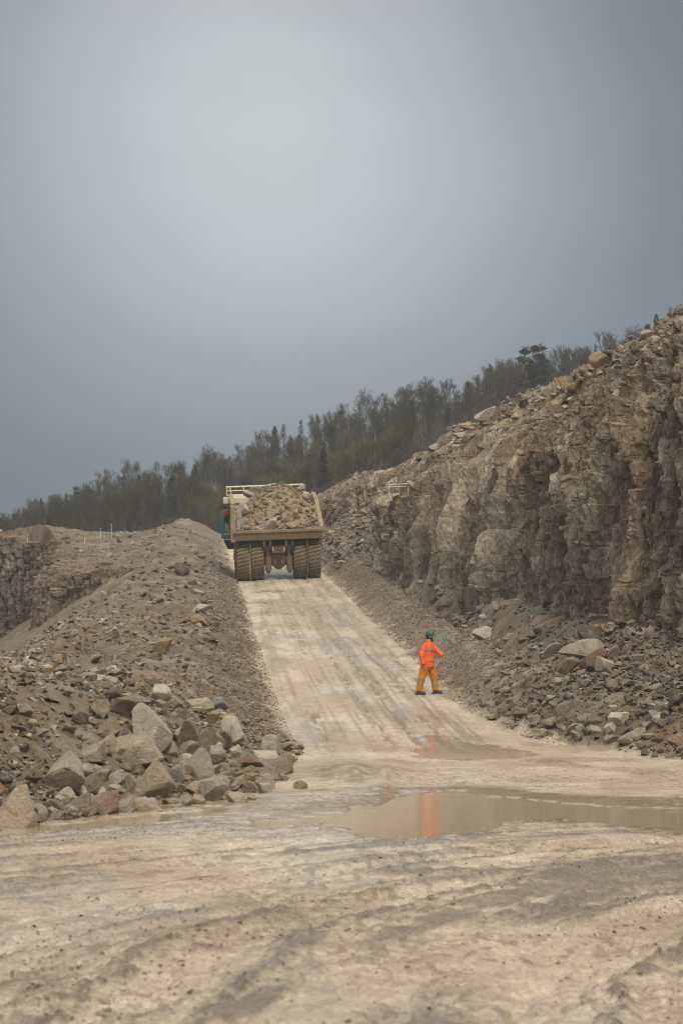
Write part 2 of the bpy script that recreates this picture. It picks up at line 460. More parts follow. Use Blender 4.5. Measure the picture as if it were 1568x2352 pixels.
def simple_mat(name, col, rough=0.7, metal=0.0, dirt=None, dscale=3.0, damt=0.5, bump=0.0, spec=0.4):
    m, nt, b = new_mat(name)
    L = nt.links.new
    tc = nd(nt, 'ShaderNodeTexCoord')
    n = nd(nt, 'ShaderNodeTexNoise', Scale=dscale, Detail=7.0, Roughness=0.68)
    L(tc.outputs['Object'], n.inputs['Vector'])
    mx = nd(nt, 'ShaderNodeMix', data_type='RGBA')
    mr = nd(nt, 'ShaderNodeMapRange'); L(n.outputs[0], mr.inputs[0])
    mr.inputs[1].default_value = 0.5 - 0.18; mr.inputs[2].default_value = 0.5 + 0.18
    mr.inputs[3].default_value = 0.0; mr.inputs[4].default_value = damt
    L(mr.outputs[0], mx.inputs['Factor'])
    d = dirt or tuple(c * 0.6 for c in col)
    mx.inputs['A'].default_value = (*col, 1); mx.inputs['B'].default_value = (*d, 1)
    L(mx.outputs['Result'], b.inputs['Base Color'])
    b.inputs['Roughness'].default_value = rough; b.inputs['Metallic'].default_value = metal
    b.inputs['Specular IOR Level'].default_value = spec
    if bump:
        bp = nd(nt, 'ShaderNodeBump', Strength=bump, Distance=0.02); L(n.outputs[0], bp.inputs['Height']); L(bp.outputs[0], b.inputs['Normal'])
    return m

def boulder_mat():
    m, nt, b = new_mat('boulder_limestone')
    L = nt.links.new
    oi = nd(nt, 'ShaderNodeObjectInfo')
    g = nd(nt, 'ShaderNodeNewGeometry')
    n1 = nd(nt, 'ShaderNodeTexNoise', Scale=5.5, Detail=8.0, Roughness=0.7, Distortion=0.6)
    n2 = nd(nt, 'ShaderNodeTexNoise', Scale=30.0, Detail=4.0, Roughness=0.7)
    n3 = nd(nt, 'ShaderNodeTexVoronoi', Scale=3.5); n3.feature = 'DISTANCE_TO_EDGE'
    for n in (n1, n2, n3): L(g.outputs['Position'], n.inputs['Vector'])
    # pale calcite scuffs and brown stains over the rock's own tint
    r1 = nd(nt, 'ShaderNodeMapRange'); L(n1.outputs[0], r1.inputs[0]); r1.inputs[1].default_value = .52; r1.inputs[2].default_value = .66
    mx = nd(nt, 'ShaderNodeMix', data_type='RGBA'); L(r1.outputs[0], mx.inputs['Factor'])
    L(oi.outputs['Color'], mx.inputs['A'])
    sc = nd(nt, 'ShaderNodeVectorMath', operation='MULTIPLY_ADD'); L(oi.outputs['Color'], sc.inputs[0])
    sc.inputs[1].default_value = (0.85, 0.85, 0.85); sc.inputs[2].default_value = (0.14, 0.13, 0.115)
    L(sc.outputs[0], mx.inputs['B'])
    r2 = nd(nt, 'ShaderNodeMapRange'); L(n1.outputs[0], r2.inputs[0]); r2.inputs[1].default_value = .46; r2.inputs[2].default_value = .34
    r2.inputs[3].default_value = 0; r2.inputs[4].default_value = .6
    mx2 = nd(nt, 'ShaderNodeMix', data_type='RGBA'); L(r2.outputs[0], mx2.inputs['Factor'])
    L(mx.outputs['Result'], mx2.inputs['A'])
    br = nd(nt, 'ShaderNodeVectorMath', operation='MULTIPLY'); L(oi.outputs['Color'], br.inputs[0]); br.inputs[1].default_value = (0.62, 0.52, 0.42)
    L(br.outputs[0], mx2.inputs['B'])
    r3 = nd(nt, 'ShaderNodeMapRange'); L(n2.outputs[0], r3.inputs[0]); r3.inputs[1].default_value = .3; r3.inputs[2].default_value = .7
    r3.inputs[3].default_value = .72; r3.inputs[4].default_value = 1.25
    v = nd(nt, 'ShaderNodeVectorMath', operation='SCALE'); L(mx2.outputs['Result'], v.inputs[0]); L(r3.outputs[0], v.inputs['Scale'])
    L(v.outputs[0], b.inputs['Base Color'])
    h = nd(nt, 'ShaderNodeMath', operation='MULTIPLY_ADD'); L(n1.outputs[0], h.inputs[0]); h.inputs[1].default_value = 2.5; L(n2.outputs[0], h.inputs[2])
    bp = nd(nt, 'ShaderNodeBump', Strength=0.75, Distance=0.05); L(h.outputs[0], bp.inputs['Height']); L(bp.outputs[0], b.inputs['Normal'])
    b.inputs['Roughness'].default_value = 0.85; b.inputs['Specular IOR Level'].default_value = 0.3
    return m
M_BOULDER = boulder_mat()

# colours of the ground itself
C_MUD = np.array([0.43, 0.350, 0.255]); C_MUD2 = np.array([0.325, 0.25, 0.168]); C_PALE = np.array([0.53, 0.455, 0.355])
C_DARK = np.array([0.17, 0.135, 0.105]); C_GRAV = np.array([0.124, 0.090, 0.056]); C_GREY = np.array([0.160, 0.126, 0.088])
C_BRN = np.array([0.135, 0.088, 0.052]); C_RUST = np.array([0.21, 0.12, 0.065]); C_STONE = np.array([0.42, 0.37, 0.31])

# ------------------------------------------------------------------ ground, road, banks: one continuous grid cut into objects
NROW = 1350
yy_ = 4.0 * (240 / 4.0) ** (np.arange(NROW) / (NROW - 1.0))
u_in = np.linspace(-0.205, 0.205, 760)
u_l = -0.205 - (np.linspace(1, 0, 61)[:-1] ** 1.6) * 0.7
u_r = 0.205 + (np.linspace(0, 1, 61)[1:] ** 1.6) * 0.7
U = np.concatenate([u_l, u_in, u_r])
NC = len(U)
X = (U[None, :] * (yy_[:, None] + 2.0)); Y = np.repeat(yy_[:, None], NC, 1)
Z, MUD, WET, T_, S_, R_, AL, C_, LUMP, CR, GR, RIDGE, TRK, CLOD = full_height(X, Y)
flat = 1 - sstep(41, 50, Y)
# wet dark gravel drawn out along the tracks, pale slurry between
dk = fbm(R_ * 0.75, AL * 0.10, 81, 4) * 0.6 + fbm(R_ * 3.2, AL * 0.35, 82, 3) * 0.45 + 0.2 * LUMP
rightdark = 0.62 * np.exp(-(((X - 3.3) / 2.6) ** 2 + ((Y - 17.8) / 3.0) ** 2)) + 0.22 * np.exp(-(((X - .8) / 1.6) ** 2 + ((Y - 13.5) / 1.6) ** 2)) + 0.2 * np.exp(-((Y - 9.6) / 1.0) ** 2)
dark_f = sstep(0.10, 0.36, dk + rightdark - 0.06) * (1 - sstep(20, 26, Y))
nearm = 1 - sstep(19, 26, Y)
grit = sstep(0.25, 0.6, fbm(X * 7, Y * 3.5, 83, 3)) * 0.5
spk = sstep(0.62, 0.72, vnoise(X * 16, Y * 7, 84)) * sstep(-0.2, 0.3, fbm(X * .7, Y * .5, 85, 3))
mudc = mixc(C_MUD, C_PALE, sstep(-0.3, 0.45, fbm(X * 0.5, Y * 0.25, 86, 4)))
mudc = mixc(mudc, C_MUD2, 0.75 * sstep(0.0, 0.5, fbm(X * 0.9 + 7, Y * 0.45, 87, 4)))
grn = fbm(R_ * 9, AL * 2.2, 96, 4)
mudc = mixc(mudc, np.array([.33, .265, .19]), nearm * (0.10 + 0.45 * sstep(-.05, .4, grn)))
mudc = mixc(mudc, C_DARK * 1.15, np.clip(dark_f * 0.85 + grit * dark_f, 0, .92) * flat)
mudc = mixc(mudc, C_GREY * 0.9, 0.55 * spk * (0.35 + 0.65 * flat))
ramp_lines = sstep(0.15, 0.5, fbm(C_ * 3.0, Y * 0.05, 88, 3) + 0.35 * fbm(C_ * 9, Y * 0.8, 89, 3))
mudc = mixc(mudc, C_MUD2 * 0.82, 0.6 * ramp_lines * (1 - flat))
spurm = np.clip(np.exp(-(((X - 0.1) / 0.8) ** 2 + ((Y - 36) / 4.5) ** 2)) * 1.4, 0, 1)
mudc = mixc(mudc, C_MUD2 * 0.75, spurm * (0.5 + 0.5 * sstep(-.2, .3, fbm(X * 4, Y * 2, 90, 3))))
rid = RIDGE * flat * (1 - sstep(24, 34, Y))
crumb = CLOD * .8 + sstep(.42, .62, vnoise(X * 26, Y * 11, 97)) * .4
mudc = mixc(mudc, C_DARK * .85, np.clip(rid * (.6 + crumb), 0, .9))
mudc = mixc(mudc, C_DARK * .8, np.clip(dark_f * crumb * .75, 0, .75) * flat)
mudc = mixc(mudc, C_DARK * 1.3, np.clip(CLOD * .55 * sstep(-.3, .2, dk), 0, .6) * nearm)
ampc = sstep(.6, .8, vnoise(X * 22, Y * 7, 101)) * .28 * (1 - 0.5 * flat)
mudc = mixc(mudc, C_DARK * 1.2, ampc * sstep(-.25, .3, fbm(C_ * 1.6, Y * .08, 102, 3)))
mudc = mixc(mudc, C_MUD2 * .6, np.clip(TRK, 0, 1) * (1 - flat) * .95)
mudc = mixc(mudc, C_MUD2 * 0.95, 0.5 * sstep(0.2, 1, WET))
bankc = mixc(C_GRAV, C_GREY, sstep(-0.25, 0.4, fbm(X * .45, Y * .3, 91, 4)))
bankc = mixc(bankc, C_BRN, 0.85 * sstep(0.05, 0.5, fbm(X * .33 + 9, Y * .22, 92, 4)))
bankc = mixc(bankc, C_STONE * .7, 0.35 * sstep(0.8, 0.86, CR) + 0.3 * sstep(0.8, 0.88, GR))
bankc = mixc(bankc, C_RUST, 0.5 * sstep(0.35, 0.6, fbm(X * .6 + 3, Y * .4, 93, 3)))
# frost-grey gravel on the crest of the berm
crest = np.exp(-((S_ - 1.5) / 0.8) ** 2) * sstep(52, 58, Y) * (1 - sstep(70, 110, Y))
bankc = mixc(bankc, np.array([0.33, 0.315, 0.29]), 0.85 * crest * sstep(0.5, 0.75, vnoise(X * 7, Y * 6, 94)))
reddish = sstep(172, 180, Y) * (X > -1)
bankc = mixc(bankc, np.array([0.25, 0.155, 0.12]), 0.6 * reddish)
edge_mud = sstep(1.1, 0.1, np.where(np.abs(T_) < np.abs(S_), T_, S_)) * 0.55 * (1 - flat * 0.6)
bankc = mixc(bankc, C_MUD2, edge_mud * sstep(-0.4, 0.2, fbm(X * 2, Y * 2, 95, 3)))
COLV = mixc(bankc, mudc, MUD)
V = np.stack([X, Y, Z], -1).reshape(-1, 3)
cv = COLV.reshape(-1, 3)
idx = np.arange(NROW * NC).reshape(NROW, NC)
F = np.stack([idx[:-1, :-1], idx[:-1, 1:], idx[1:, 1:], idx[1:, :-1]], -1).reshape(-1, 4)
fy = Y[:-1, :-1].ravel(); fm = MUD[:-1, :-1].ravel(); ft = T_[:-1, :-1].ravel(); fs = S_[:-1, :-1].ravel()
cls = np.where(fm > 0.5, np.where(fy < 46, 0, 1), np.where(ft > fs, 2, 3))
slick = sstep(.05, .4, fbm(X * .5 + 4, Y * .22, 103, 3)) * .45
wet_v = np.clip(WET * MUD + (0.30 + slick * 1.1) * MUD, 0, 1).ravel()
def sub_mesh(name, sel, mat, extra=None, label=None):
    f = F[sel]
    used, inv = np.unique(f, return_inverse=True)
    o = np_mesh(name, V[used], inv.reshape(-1, 4), mat, cols=cv[used], smooth=True, attrs={'wet': wet_v[used]})
    o['kind'] = 'structure'
    if label: o['label'] = label
    return o
sub_mesh('ground', cls == 0, M_EARTH, label='rutted pale mud floor of the quarry in the foreground')
sub_mesh('road', cls == 1, M_EARTH, label='cream coloured muddy haul ramp climbing between two banks')
sub_mesh('left_bank', cls == 2, M_EARTH, label='long grey-brown spoil bank left of the haul ramp')
sub_mesh('right_bank', cls == 3, M_EARTH, label='gravel berm and rubble slope right of the haul ramp')

# flood water: follows the shoreline of the hollows
with np.errstate(divide='ignore'):
    PYV = 1575 + FPX * 1.6 / np.maximum(Y, 1); PXV = 784 + FPX * X / np.maximum(Y, 1)
M_WATER, nt, b = new_mat('muddy_water')
b.inputs['Base Color'].default_value = (0.42, 0.34, 0.23, 1); b.inputs['Roughness'].default_value = 0.05
b.inputs['IOR'].default_value = 1.33; b.inputs['Specular IOR Level'].default_value = 0.8
g = nd(nt, 'ShaderNodeNewGeometry'); mp = nd(nt, 'ShaderNodeMapping'); mp.inputs['Scale'].default_value = (3.0, 9.0, 1.0)
nt.links.new(g.outputs['Position'], mp.inputs['Vector'])
n = nd(nt, 'ShaderNodeTexNoise', Scale=1.2, Detail=3.0); nt.links.new(mp.outputs[0], n.inputs['Vector'])
bp = nd(nt, 'ShaderNodeBump', Strength=0.14, Distance=0.02); nt.links.new(n.outputs[0], bp.inputs['Height']); nt.links.new(bp.outputs[0], b.inputs['Normal'])
def water(poly, label):
    near = poly_dist(PXV, PYV, poly) > -14
    sel = near & (Z < 0.025) & (Y < 45)
    fsel = (sel[:-1, :-1] | sel[1:, 1:] | sel[:-1, 1:] | sel[1:, :-1]).ravel() & (fy < 45)
    f = F[fsel]
    used, inv = np.unique(f, return_inverse=True)
    v = V[used].copy(); v[:, 2] = 0.0
    o = np_mesh('puddle', v, inv.reshape(-1, 4), M_WATER, smooth=True)
    tag(o, label, kind='structure')
water(PUD, 'broad shallow puddle reflecting the worker in orange')
water(PUD2, 'thin puddle along the foot of the boulder pile')

# a wide sheet under everything, out to the horizon
n_ = 40
gx = np.linspace(-1500, 1500, n_); gy = np.linspace(-600, 2600, n_)
GX, GY = np.meshgrid(gx, gy)
GZ = -9.0 + 0 * GX
gi = np.arange(n_ * n_).reshape(n_, n_)
gf = np.stack([gi[:-1, :-1], gi[:-1, 1:], gi[1:, 1:], gi[1:, :-1]], -1).reshape(-1, 4)
o = np_mesh('terrain', np.stack([GX, GY, GZ], -1).reshape(-1, 3), gf, M_EARTH, cols=np.tile(C_GRAV, (n_ * n_, 1)), attrs={'wet': np.zeros(n_ * n_)})
o['kind'] = 'structure'
# floor round and behind the camera
gx = np.linspace(-60, 60, 61); gy = np.linspace(-50, 4.3, 30)
GX, GY = np.meshgrid(gx, gy)
GZ = -0.03 + 0.02 * fbm(GX, GY, 5, 3)
gi = np.arange(61 * 30).reshape(30, 61)
gf = np.stack([gi[:-1, :-1], gi[:-1, 1:], gi[1:, 1:], gi[1:, :-1]], -1).reshape(-1, 4)
o = np_mesh('terrain', np.stack([GX, GY, GZ], -1).reshape(-1, 3), gf, M_EARTH, cols=np.tile(C_MUD, (61 * 30, 1)), attrs={'wet': np.zeros(61 * 30)}, smooth=True)
o['kind'] = 'structure'

# ------------------------------------------------------------------ rock faces
def boxz(A, k):
    P = np.pad(A, ((k + 1, k), (0, 0)), mode='edge'); c = np.cumsum(P.astype(np.float64), 0)
    return (c[2 * k + 1:] - c[:-2 * k - 1]) / (2 * k + 1)
def part1(t, k0, seed):
    """uneven 1-D cells: index, place inside 0..1, width"""
    i = np.floor(t).astype(np.int64); z = np.zeros_like(i)
    e0 = i + 0.75 * (_h(i, k0, z, seed) - 0.5)
    lo = t < e0
    i2 = np.where(lo, i - 1, i)
    a = i2 + 0.75 * (_h(i2, k0, z, seed) - 0.5); b = i2 + 1 + 0.75 * (_h(i2 + 1, k0, z, seed) - 0.5)
    over = t >= b
    i2 = np.where(over, i2 + 1, i2)
    a = i2 + 0.75 * (_h(i2, k0, z, seed) - 0.5); b = i2 + 1 + 0.75 * (_h(i2 + 1, k0, z, seed) - 0.5)
    w = np.maximum(b - a, 1e-3)
    return i2, (t - a) / w, w
def blocks(u, z, wu, wz, seed):
    """upright joints first, each column broken at its own heights"""
    zero = np.zeros(u.shape, np.int64)
    i, fu, cw = part1(u / wu, zero, seed)
    hs = 0.6 + 0.9 * _h(i, zero, zero + 3, seed)
    j, fz, rw = part1(z / (wz * hs) + 7.3 * _h(i, zero, zero + 4, seed), i, seed + 1)
    r0 = 0.80 * _h(i, zero, zero + 5, seed) + 0.20 * _h(i, j, zero + 6, seed)
    d = np.minimum(np.minimum(fu, 1 - fu) * cw * wu, np.minimum(fz, 1 - fz) * rw * wz * hs) 
    blocks.du = np.minimum(fu, 1 - fu) * cw * wu
    return r0, d, fu * cw * wu, fz - .5, _h(i, j, zero + 7, seed), _h(i, j, zero + 8, seed)
def cliff(name, pts, side, du, nv, label, amp=1.0, batter=0.10, lean=1.2, lean_from=0.72, cap=7.0, seed=0, tint=(1, 1, 1), colw=2.6, us=1.0, vs=1.0, ledge=.3, topr=.9, facet=0.0):
    P = np.array(pts, float)
    seg = np.hypot(np.diff(P[:, 0]), np.diff(P[:, 1])); L = np.concatenate([[0], np.cumsum(seg)])
    nu = int(L[-1] / du)
    u = np.linspace(0, L[-1], nu)
    px = np.interp(u, L, P[:, 0]); py = np.interp(u, L, P[:, 1]); zb = np.interp(u, L, P[:, 2]) - 1.6; zt = np.interp(u, L, P[:, 3])
    k = max(3, int(1.5 / du)) | 1
    ker = np.ones(k) / k
    def sm(a): return np.convolve(np.pad(a, k // 2, mode='edge'), ker, 'valid')
    px, py = sm(px), sm(py)
    tx = np.gradient(px, u); ty = np.gradient(py, u); l = np.hypot(tx, ty); tx /= l; ty /= l
    nx, ny = (ty * side, -tx * side)            # outward
    ncap = max(8, nv // 6)
    Ug = np.repeat(u[None, :], nv + ncap, 0)
    vv = np.concatenate([np.linspace(0, 1, nv), np.ones(ncap)])[:, None] + 0 * Ug
    capd = np.concatenate([np.zeros(nv), (np.linspace(0, 1, ncap + 1)[1:]) ** 1.2 * cap])[:, None] + 0 * Ug
    # ragged top edge
    top_r = topr * amp * fbm(u * 0.22, u * 0, seed + 1, 4) + 0.35 * amp * (worley(u * 0.9, u * 0, seed + 2)[2] - .5)
    ztr = zt + top_r
    Zg = zb[None, :] + (ztr - zb)[None, :] * vv
    h = Zg - zb[None, :]
    wu = Ug + 0.35 * fbm(Ug * 0.5, Zg * 0.5, seed + 3, 3)
    wz = Zg + 0.3 * fbm(Ug * 0.4 + 9, Zg * 0.6, seed + 4, 3)
    # buttresses -> blocks -> slabs -> chips, split along upright joints
    big = fbm(Ug * 0.12, Zg * 0.15, seed + 9, 3)
    solid = sstep(-0.22, 0.18, fbm(Ug * 0.16 + 3, Zg * 0.22, seed + 10, 3))      # sound rock v. shattered
    lean_j = 0.10 * fbm(Ug * 0.3, Zg * 0.3, seed + 50, 2)
    bt = blocks(Ug + 0.5 * lean_j * Zg, Zg, colw, 11.0, seed + 5)
    b1 = blocks(Ug + lean_j * Zg + 0.10 * fbm(Ug, Zg, seed + 40, 3), Zg + .08 * Ug + 0.12 * fbm(Ug, Zg, seed + 41, 3), 1.15 * us, 2.9 * vs, seed + 6)
    du1 = blocks.du
    b2 = blocks(Ug + 0.08 * fbm(Ug * 2, Zg * 2, seed + 42, 3), Zg - .1 * Ug + 0.10 * fbm(Ug * 2, Zg * 2, seed + 43, 3), 0.42 * us, 1.0 * vs, seed + 7)
    du2 = blocks.du
    b3 = worley(wu / (0.17 * us), wz / (0.30 * vs), seed + 8)
    b4 = worley(wu / (0.42 * us) + .3 * wz, wz / (0.40 * vs), seed + 18)
    D = 1.5 * (bt[0] - .5) + 0.9 * big / vs
    D = D + 0.85 * (b1[0] - .5) + facet * (b1[2] - .5 * us) * (.55 + .7 * b1[4]) + 0.16 * b1[3] * (b1[5] - .3)
    for _ in range(3):
        D[:, 1:-1] = 0.25 * D[:, :-2] + 0.5 * D[:, 1:-1] + 0.25 * D[:, 2:]
    if vs > 1:
        D = boxz(boxz(D, 5), 4)
    Dfine = 0.42 * (b2[0] - .5) * (1.1 - 0.35 * solid) + facet * .6 * (b2[2] - .2 * us) * (.3 + b2[4])
    Dfine[:, 1:-1] = 0.25 * Dfine[:, :-2] + 0.5 * Dfine[:, 1:-1] + 0.25 * Dfine[:, 2:]
    Dfine = boxz(Dfine, 2)
    Dfine = Dfine + (0.24 * (b3[2] - .5) * (1.2 - 0.6 * solid) + 0.42 * (b4[2] - .5 + .5 * b4[4]) * (1 - .75 * solid)) / vs ** .9 + 0.20 * fbm(Ug * 2.8, Zg * 2.6 / vs ** 2, seed + 11, 4)
    rgh = sstep(.55, .95, vv) * (vs > 1)
    Dfine = Dfine + 0.22 * rgh * fbm(Ug * 1.4, Zg * 1.6, seed + 61, 4)
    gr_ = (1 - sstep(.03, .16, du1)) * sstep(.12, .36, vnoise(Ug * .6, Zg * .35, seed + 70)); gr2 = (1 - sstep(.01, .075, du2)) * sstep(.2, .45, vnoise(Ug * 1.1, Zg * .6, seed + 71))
    Dfine = Dfine - 0.75 * gr_ - 0.32 * gr2 - 0.10 * (1 - sstep(0, .045, b1[1])) * (b1[5] > .5)
    # ledges: the beds step back as they rise
    led = fbm(wz * 0.55 + 0.15 * Ug, Ug * 0.03, seed + 12, 2)
    D = D + ledge * led + 0.45
    D = (D + Dfine) * amp
    vl = np.clip((vv - lean_from) / (1 - lean_from), 0, 1)
    inward = batter * h + lean * vl ** 1.4
    fade = 1 - sstep(0, 1.0, capd / 2.0) * 0.75
    off = D * fade - inward - capd
    zz = Zg + np.where(capd > 0, 0.10 * capd * 0.4 + 0.30 * (CRn(Ug, capd, seed)) * sstep(0, 1, capd) - 1.2 * sstep(cap * 0.6, cap, capd), 0)
    Xc = px[None, :] + nx[None, :] * off; Yc = py[None, :] + ny[None, :] * off
    # colour of the stone, with crevice shade painted into the joints
    c = mixc(np.array([0.285, 0.240, 0.186]), np.array([0.180, 0.143, 0.106]), sstep(-.3, .3, fbm(Ug * .5, Zg * .4, seed + 13, 4)))
    c = mixc(c, np.array([0.40, 0.35, 0.28]), 0.65 * sstep(.6, .9, b1[4]) * solid + 0.35 * sstep(.7, .9, b2[5]))
    streak = fbm(Ug * 0.9, Zg * 0.16, seed + 14, 4)
    c = mixc(c, np.array([0.295, 0.21, 0.13]), 0.42 * sstep(0.16, 0.45, streak) * sstep(-.3, .2, fbm(Ug * .15, Zg * .2, seed + 15, 2)))
    c = mixc(c, np.array([0.145, 0.100, 0.066]), 0.7 * sstep(0.08, 0.40, fbm(Ug * .4 + 20, Zg * .3, seed + 16, 4)) * (1 - 0.6 * solid))
    c = mixc(c, np.array([0.10, 0.08, 0.065]), 0.9 * np.maximum(gr_, .7 * gr2))  # shade of the open joints put into the colour
    c = mixc(c, np.array([0.34, 0.29, 0.235]), 0.6 * sstep(0, 1, capd) )
    c = mixc(c, np.array([0.60, 0.59, 0.58]), 0.7 * sstep(.88, .92, vnoise(Ug * 2.6, Zg * 6, seed + 17)) * sstep(.35, .5, fbm(Ug * .3, Zg * .3, seed + 18, 2)))
    c = c * (0.80 + 0.25 * b3[2] + 0.20 * b2[5] - .05)[..., None] * np.array(tint) * 1.10
    nr = nv + ncap
    rs_ = np.random.RandomState(seed + 77)
    pw = (0.02 + np.clip((vv - lean_from) / (1 - lean_from), 0, 1) ** 1.2 * 0.8 + 0.6 * (capd > 0) * (capd < 3.5)) * np.interp(Yc, [40, 120], [1, .6]) * (Yc > 40)
    pw = pw.ravel() / pw.sum(); q_ = rs_.choice(pw.size, 9000, p=pw)
    cliff.pts = np.stack([Xc.ravel()[q_], Yc.ravel()[q_], zz.ravel()[q_]], -1)
    ii = np.arange(nr * nu).reshape(nr, nu)
    f = np.stack([ii[:-1, :-1], ii[:-1, 1:], ii[1:, 1:], ii[1:, :-1]], -1).reshape(-1, 4)
    if side > 0: f = f[:, ::-1]
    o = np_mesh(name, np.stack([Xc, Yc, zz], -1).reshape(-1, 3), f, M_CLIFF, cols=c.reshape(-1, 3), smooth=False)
    tag(o, label, kind='structure')
    return o
def CRn(a, b, seed):
    return worley(a * 1.1, b * 1.1, seed + 30)[2] - 0.3

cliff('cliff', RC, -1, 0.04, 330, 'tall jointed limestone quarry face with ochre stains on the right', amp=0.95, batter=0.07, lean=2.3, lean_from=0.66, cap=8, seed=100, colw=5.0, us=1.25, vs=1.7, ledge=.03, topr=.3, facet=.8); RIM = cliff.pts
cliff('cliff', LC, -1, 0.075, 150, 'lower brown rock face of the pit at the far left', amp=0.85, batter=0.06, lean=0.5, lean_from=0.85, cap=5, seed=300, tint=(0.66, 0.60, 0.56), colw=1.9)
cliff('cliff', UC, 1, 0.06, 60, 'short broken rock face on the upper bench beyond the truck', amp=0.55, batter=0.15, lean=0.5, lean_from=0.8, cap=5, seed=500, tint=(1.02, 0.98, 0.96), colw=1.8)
# ------------------------------------------------------------------ stones
def hull_rock(npts, seed):
    rs = np.random.RandomState(seed)
    bm = bmesh.new()
    p = rs.normal(size=(npts, 3)); p /= np.linalg.norm(p, axis=1)[:, None]
    p *= rs.uniform(0.75, 1.1, (npts, 1)); p *= [1, .8, .62]
    for q in p: bm.verts.new(q)
    r = bmesh.ops.convex_hull(bm, input=bm.verts)
    for v in [v for v in bm.verts if not v.link_faces]: bm.verts.remove(v)
    bmesh.ops.triangulate(bm, faces=bm.faces)
    bm.verts.index_update()
    v = np.array([x.co[:] for x in bm.verts]); f = np.array([[q.index for q in x.verts] for x in bm.faces])
    bm.free()
    return v, f
CHIPS = [hull_rock(9 + i % 4, 50 + i) for i in range(14)]

def rand_rot(n, rs, tilt=1.0):
    q = rs.normal(size=(n, 4)); q /= np.linalg.norm(q, axis=1)[:, None]
    w, x, y, z = q.T
    return np.stack([np.stack([1-2*(y*y+z*z), 2*(x*y-z*w), 2*(x*z+y*w)], -1), np.stack([2*(x*y+z*w), 1-2*(x*x+z*z), 2*(y*z-x*w)], -1),
                     np.stack([2*(x*z-y*w), 2*(y*z+x*w), 1-2*(x*x+y*y)], -1)], -2)

STONE_COLS = np.array([[.27,.225,.175],[.20,.162,.124],[.35,.305,.25],[.135,.105,.08],[.24,.172,.11],[.19,.12,.075],[.42,.38,.325],[.19,.168,.148]])
def scatter(name, pos, size, seed, label, wts=(4,4,1.6,4,2.4,1.4,.5,1.4), sink=0.25, tint=1.0):
    """one mesh of loose stones nobody could count"""
    rs = np.random.RandomState(seed)
    n = len(pos)
    Rm = rand_rot(n, rs)
    w = np.array(wts, float); w /= w.sum()
    ci = rs.choice(len(STONE_COLS), n, p=w)
    cc = STONE_COLS[ci] * rs.uniform(.66, 1.02, (n, 1)) * tint
    kind = rs.randint(0, len(CHIPS), n)
    Vs, Fs, Cs = [], [], []; base = 0
    for k in range(len(CHIPS)):
        s = np.where(kind == k)[0]
        if not len(s): continue
        v, f = CHIPS[k]
        an = rs.uniform(.7, 1.3, (len(s), 1, 3))
        vv = (v[None] * an) @ np.transpose(Rm[s], (0, 2, 1)) * size[s][:, None, None]
        vv[..., 2] *= 0.8
        vv = vv + pos[s][:, None, :] + np.array([0, 0, 1.0]) * (size[s] * (0.5 - sink))[:, None, None]
        ff = f[None] + (base + np.arange(len(s)) * len(v))[:, None, None]
        Vs.append(vv.reshape(-1, 3)); Fs.append(ff.reshape(-1, 3)); Cs.append(np.repeat(cc[s], len(v), 0))
        base += len(s) * len(v)
    o = np_mesh(name, np.concatenate(Vs), np.concatenate(Fs), M_CHIP, cols=np.concatenate(Cs))
    tag(o, label, kind='stuff')
    return o

def bank_points(n, rs, umin, umax, y0, y1, cond, grow=1.0):
    """points spread so that near and far ground get stones in step with how large they look"""
    y = y0 * (y1 / y0) ** rs.rand(n * 3)
    u = rs.uniform(umin, umax, n * 3)
    x = u * y
    z, mud, t, s = base_height(x, y)
    ok = cond(x, y, t, s, mud)
    dens = 0.35 + 0.65 * sstep(-0.25, 0.35, fbm(x * .35, y * .3, 73, 2))
    ok &= rs.rand(len(x)) < dens
    i = np.where(ok)[0][:n]
    return x[i], y[i]

def powersize(n, rs, a, b, k=2.2):
    u = rs.rand(n)
    return (a ** (1 - k) + u * (b ** (1 - k) - a ** (1 - k))) ** (1 / (1 - k))

def put(x, y):
    z = full_height(x, y)[0]
    return np.stack([x, y, z], -1)

rs = np.random.RandomState(5)
scatter('rubble', RIM, powersize(len(RIM), rs, .05, .34, 2.3), 9, 'loose pale rubble lying on the sloping rim of the right face', wts=(4, 3, 3, 1.5, 2, 1.2, 1.2, 1), tint=1.1, sink=.1)
# left bank, near and far
x, y = bank_points(24000, rs, -0.26, 0.0, 21, 185, lambda x, y, t, s, m: (t > 0.15) & (x < 0.0) & (t < np.interp(y, [20, 60, 110, 125, 190], [9, 12, 18, 18, 25])) & ~((x < -12) & (y > 110) & (y < lc_y(x) + 1.5)))
sz = powersize(len(x), rs, 0.028, 0.24, 2.55) * np.interp(y, [20, 60, 190], [0.8, 1.15, 1.7])
_t = left_foot(y) - x
sz = np.where(_t < 1.6, np.minimum(sz, 0.05 + 0.02 * y / 40), sz)
scatter('rubble', put(x, y), sz, 1, 'loose limestone rubble strewn over the left spoil bank', tint=1.12)
# base of the pile: bigger stuff
x, y = bank_points(2600, rs, -0.20, -0.005, 22, 47, lambda x, y, t, s, m: (t > -0.1) & (t < 3.4))
scatter('rubble', put(x, y), powersize(len(x), rs, 0.03, 0.15, 2.0), 2, 'small broken stones packed between the boulders of the left pile')
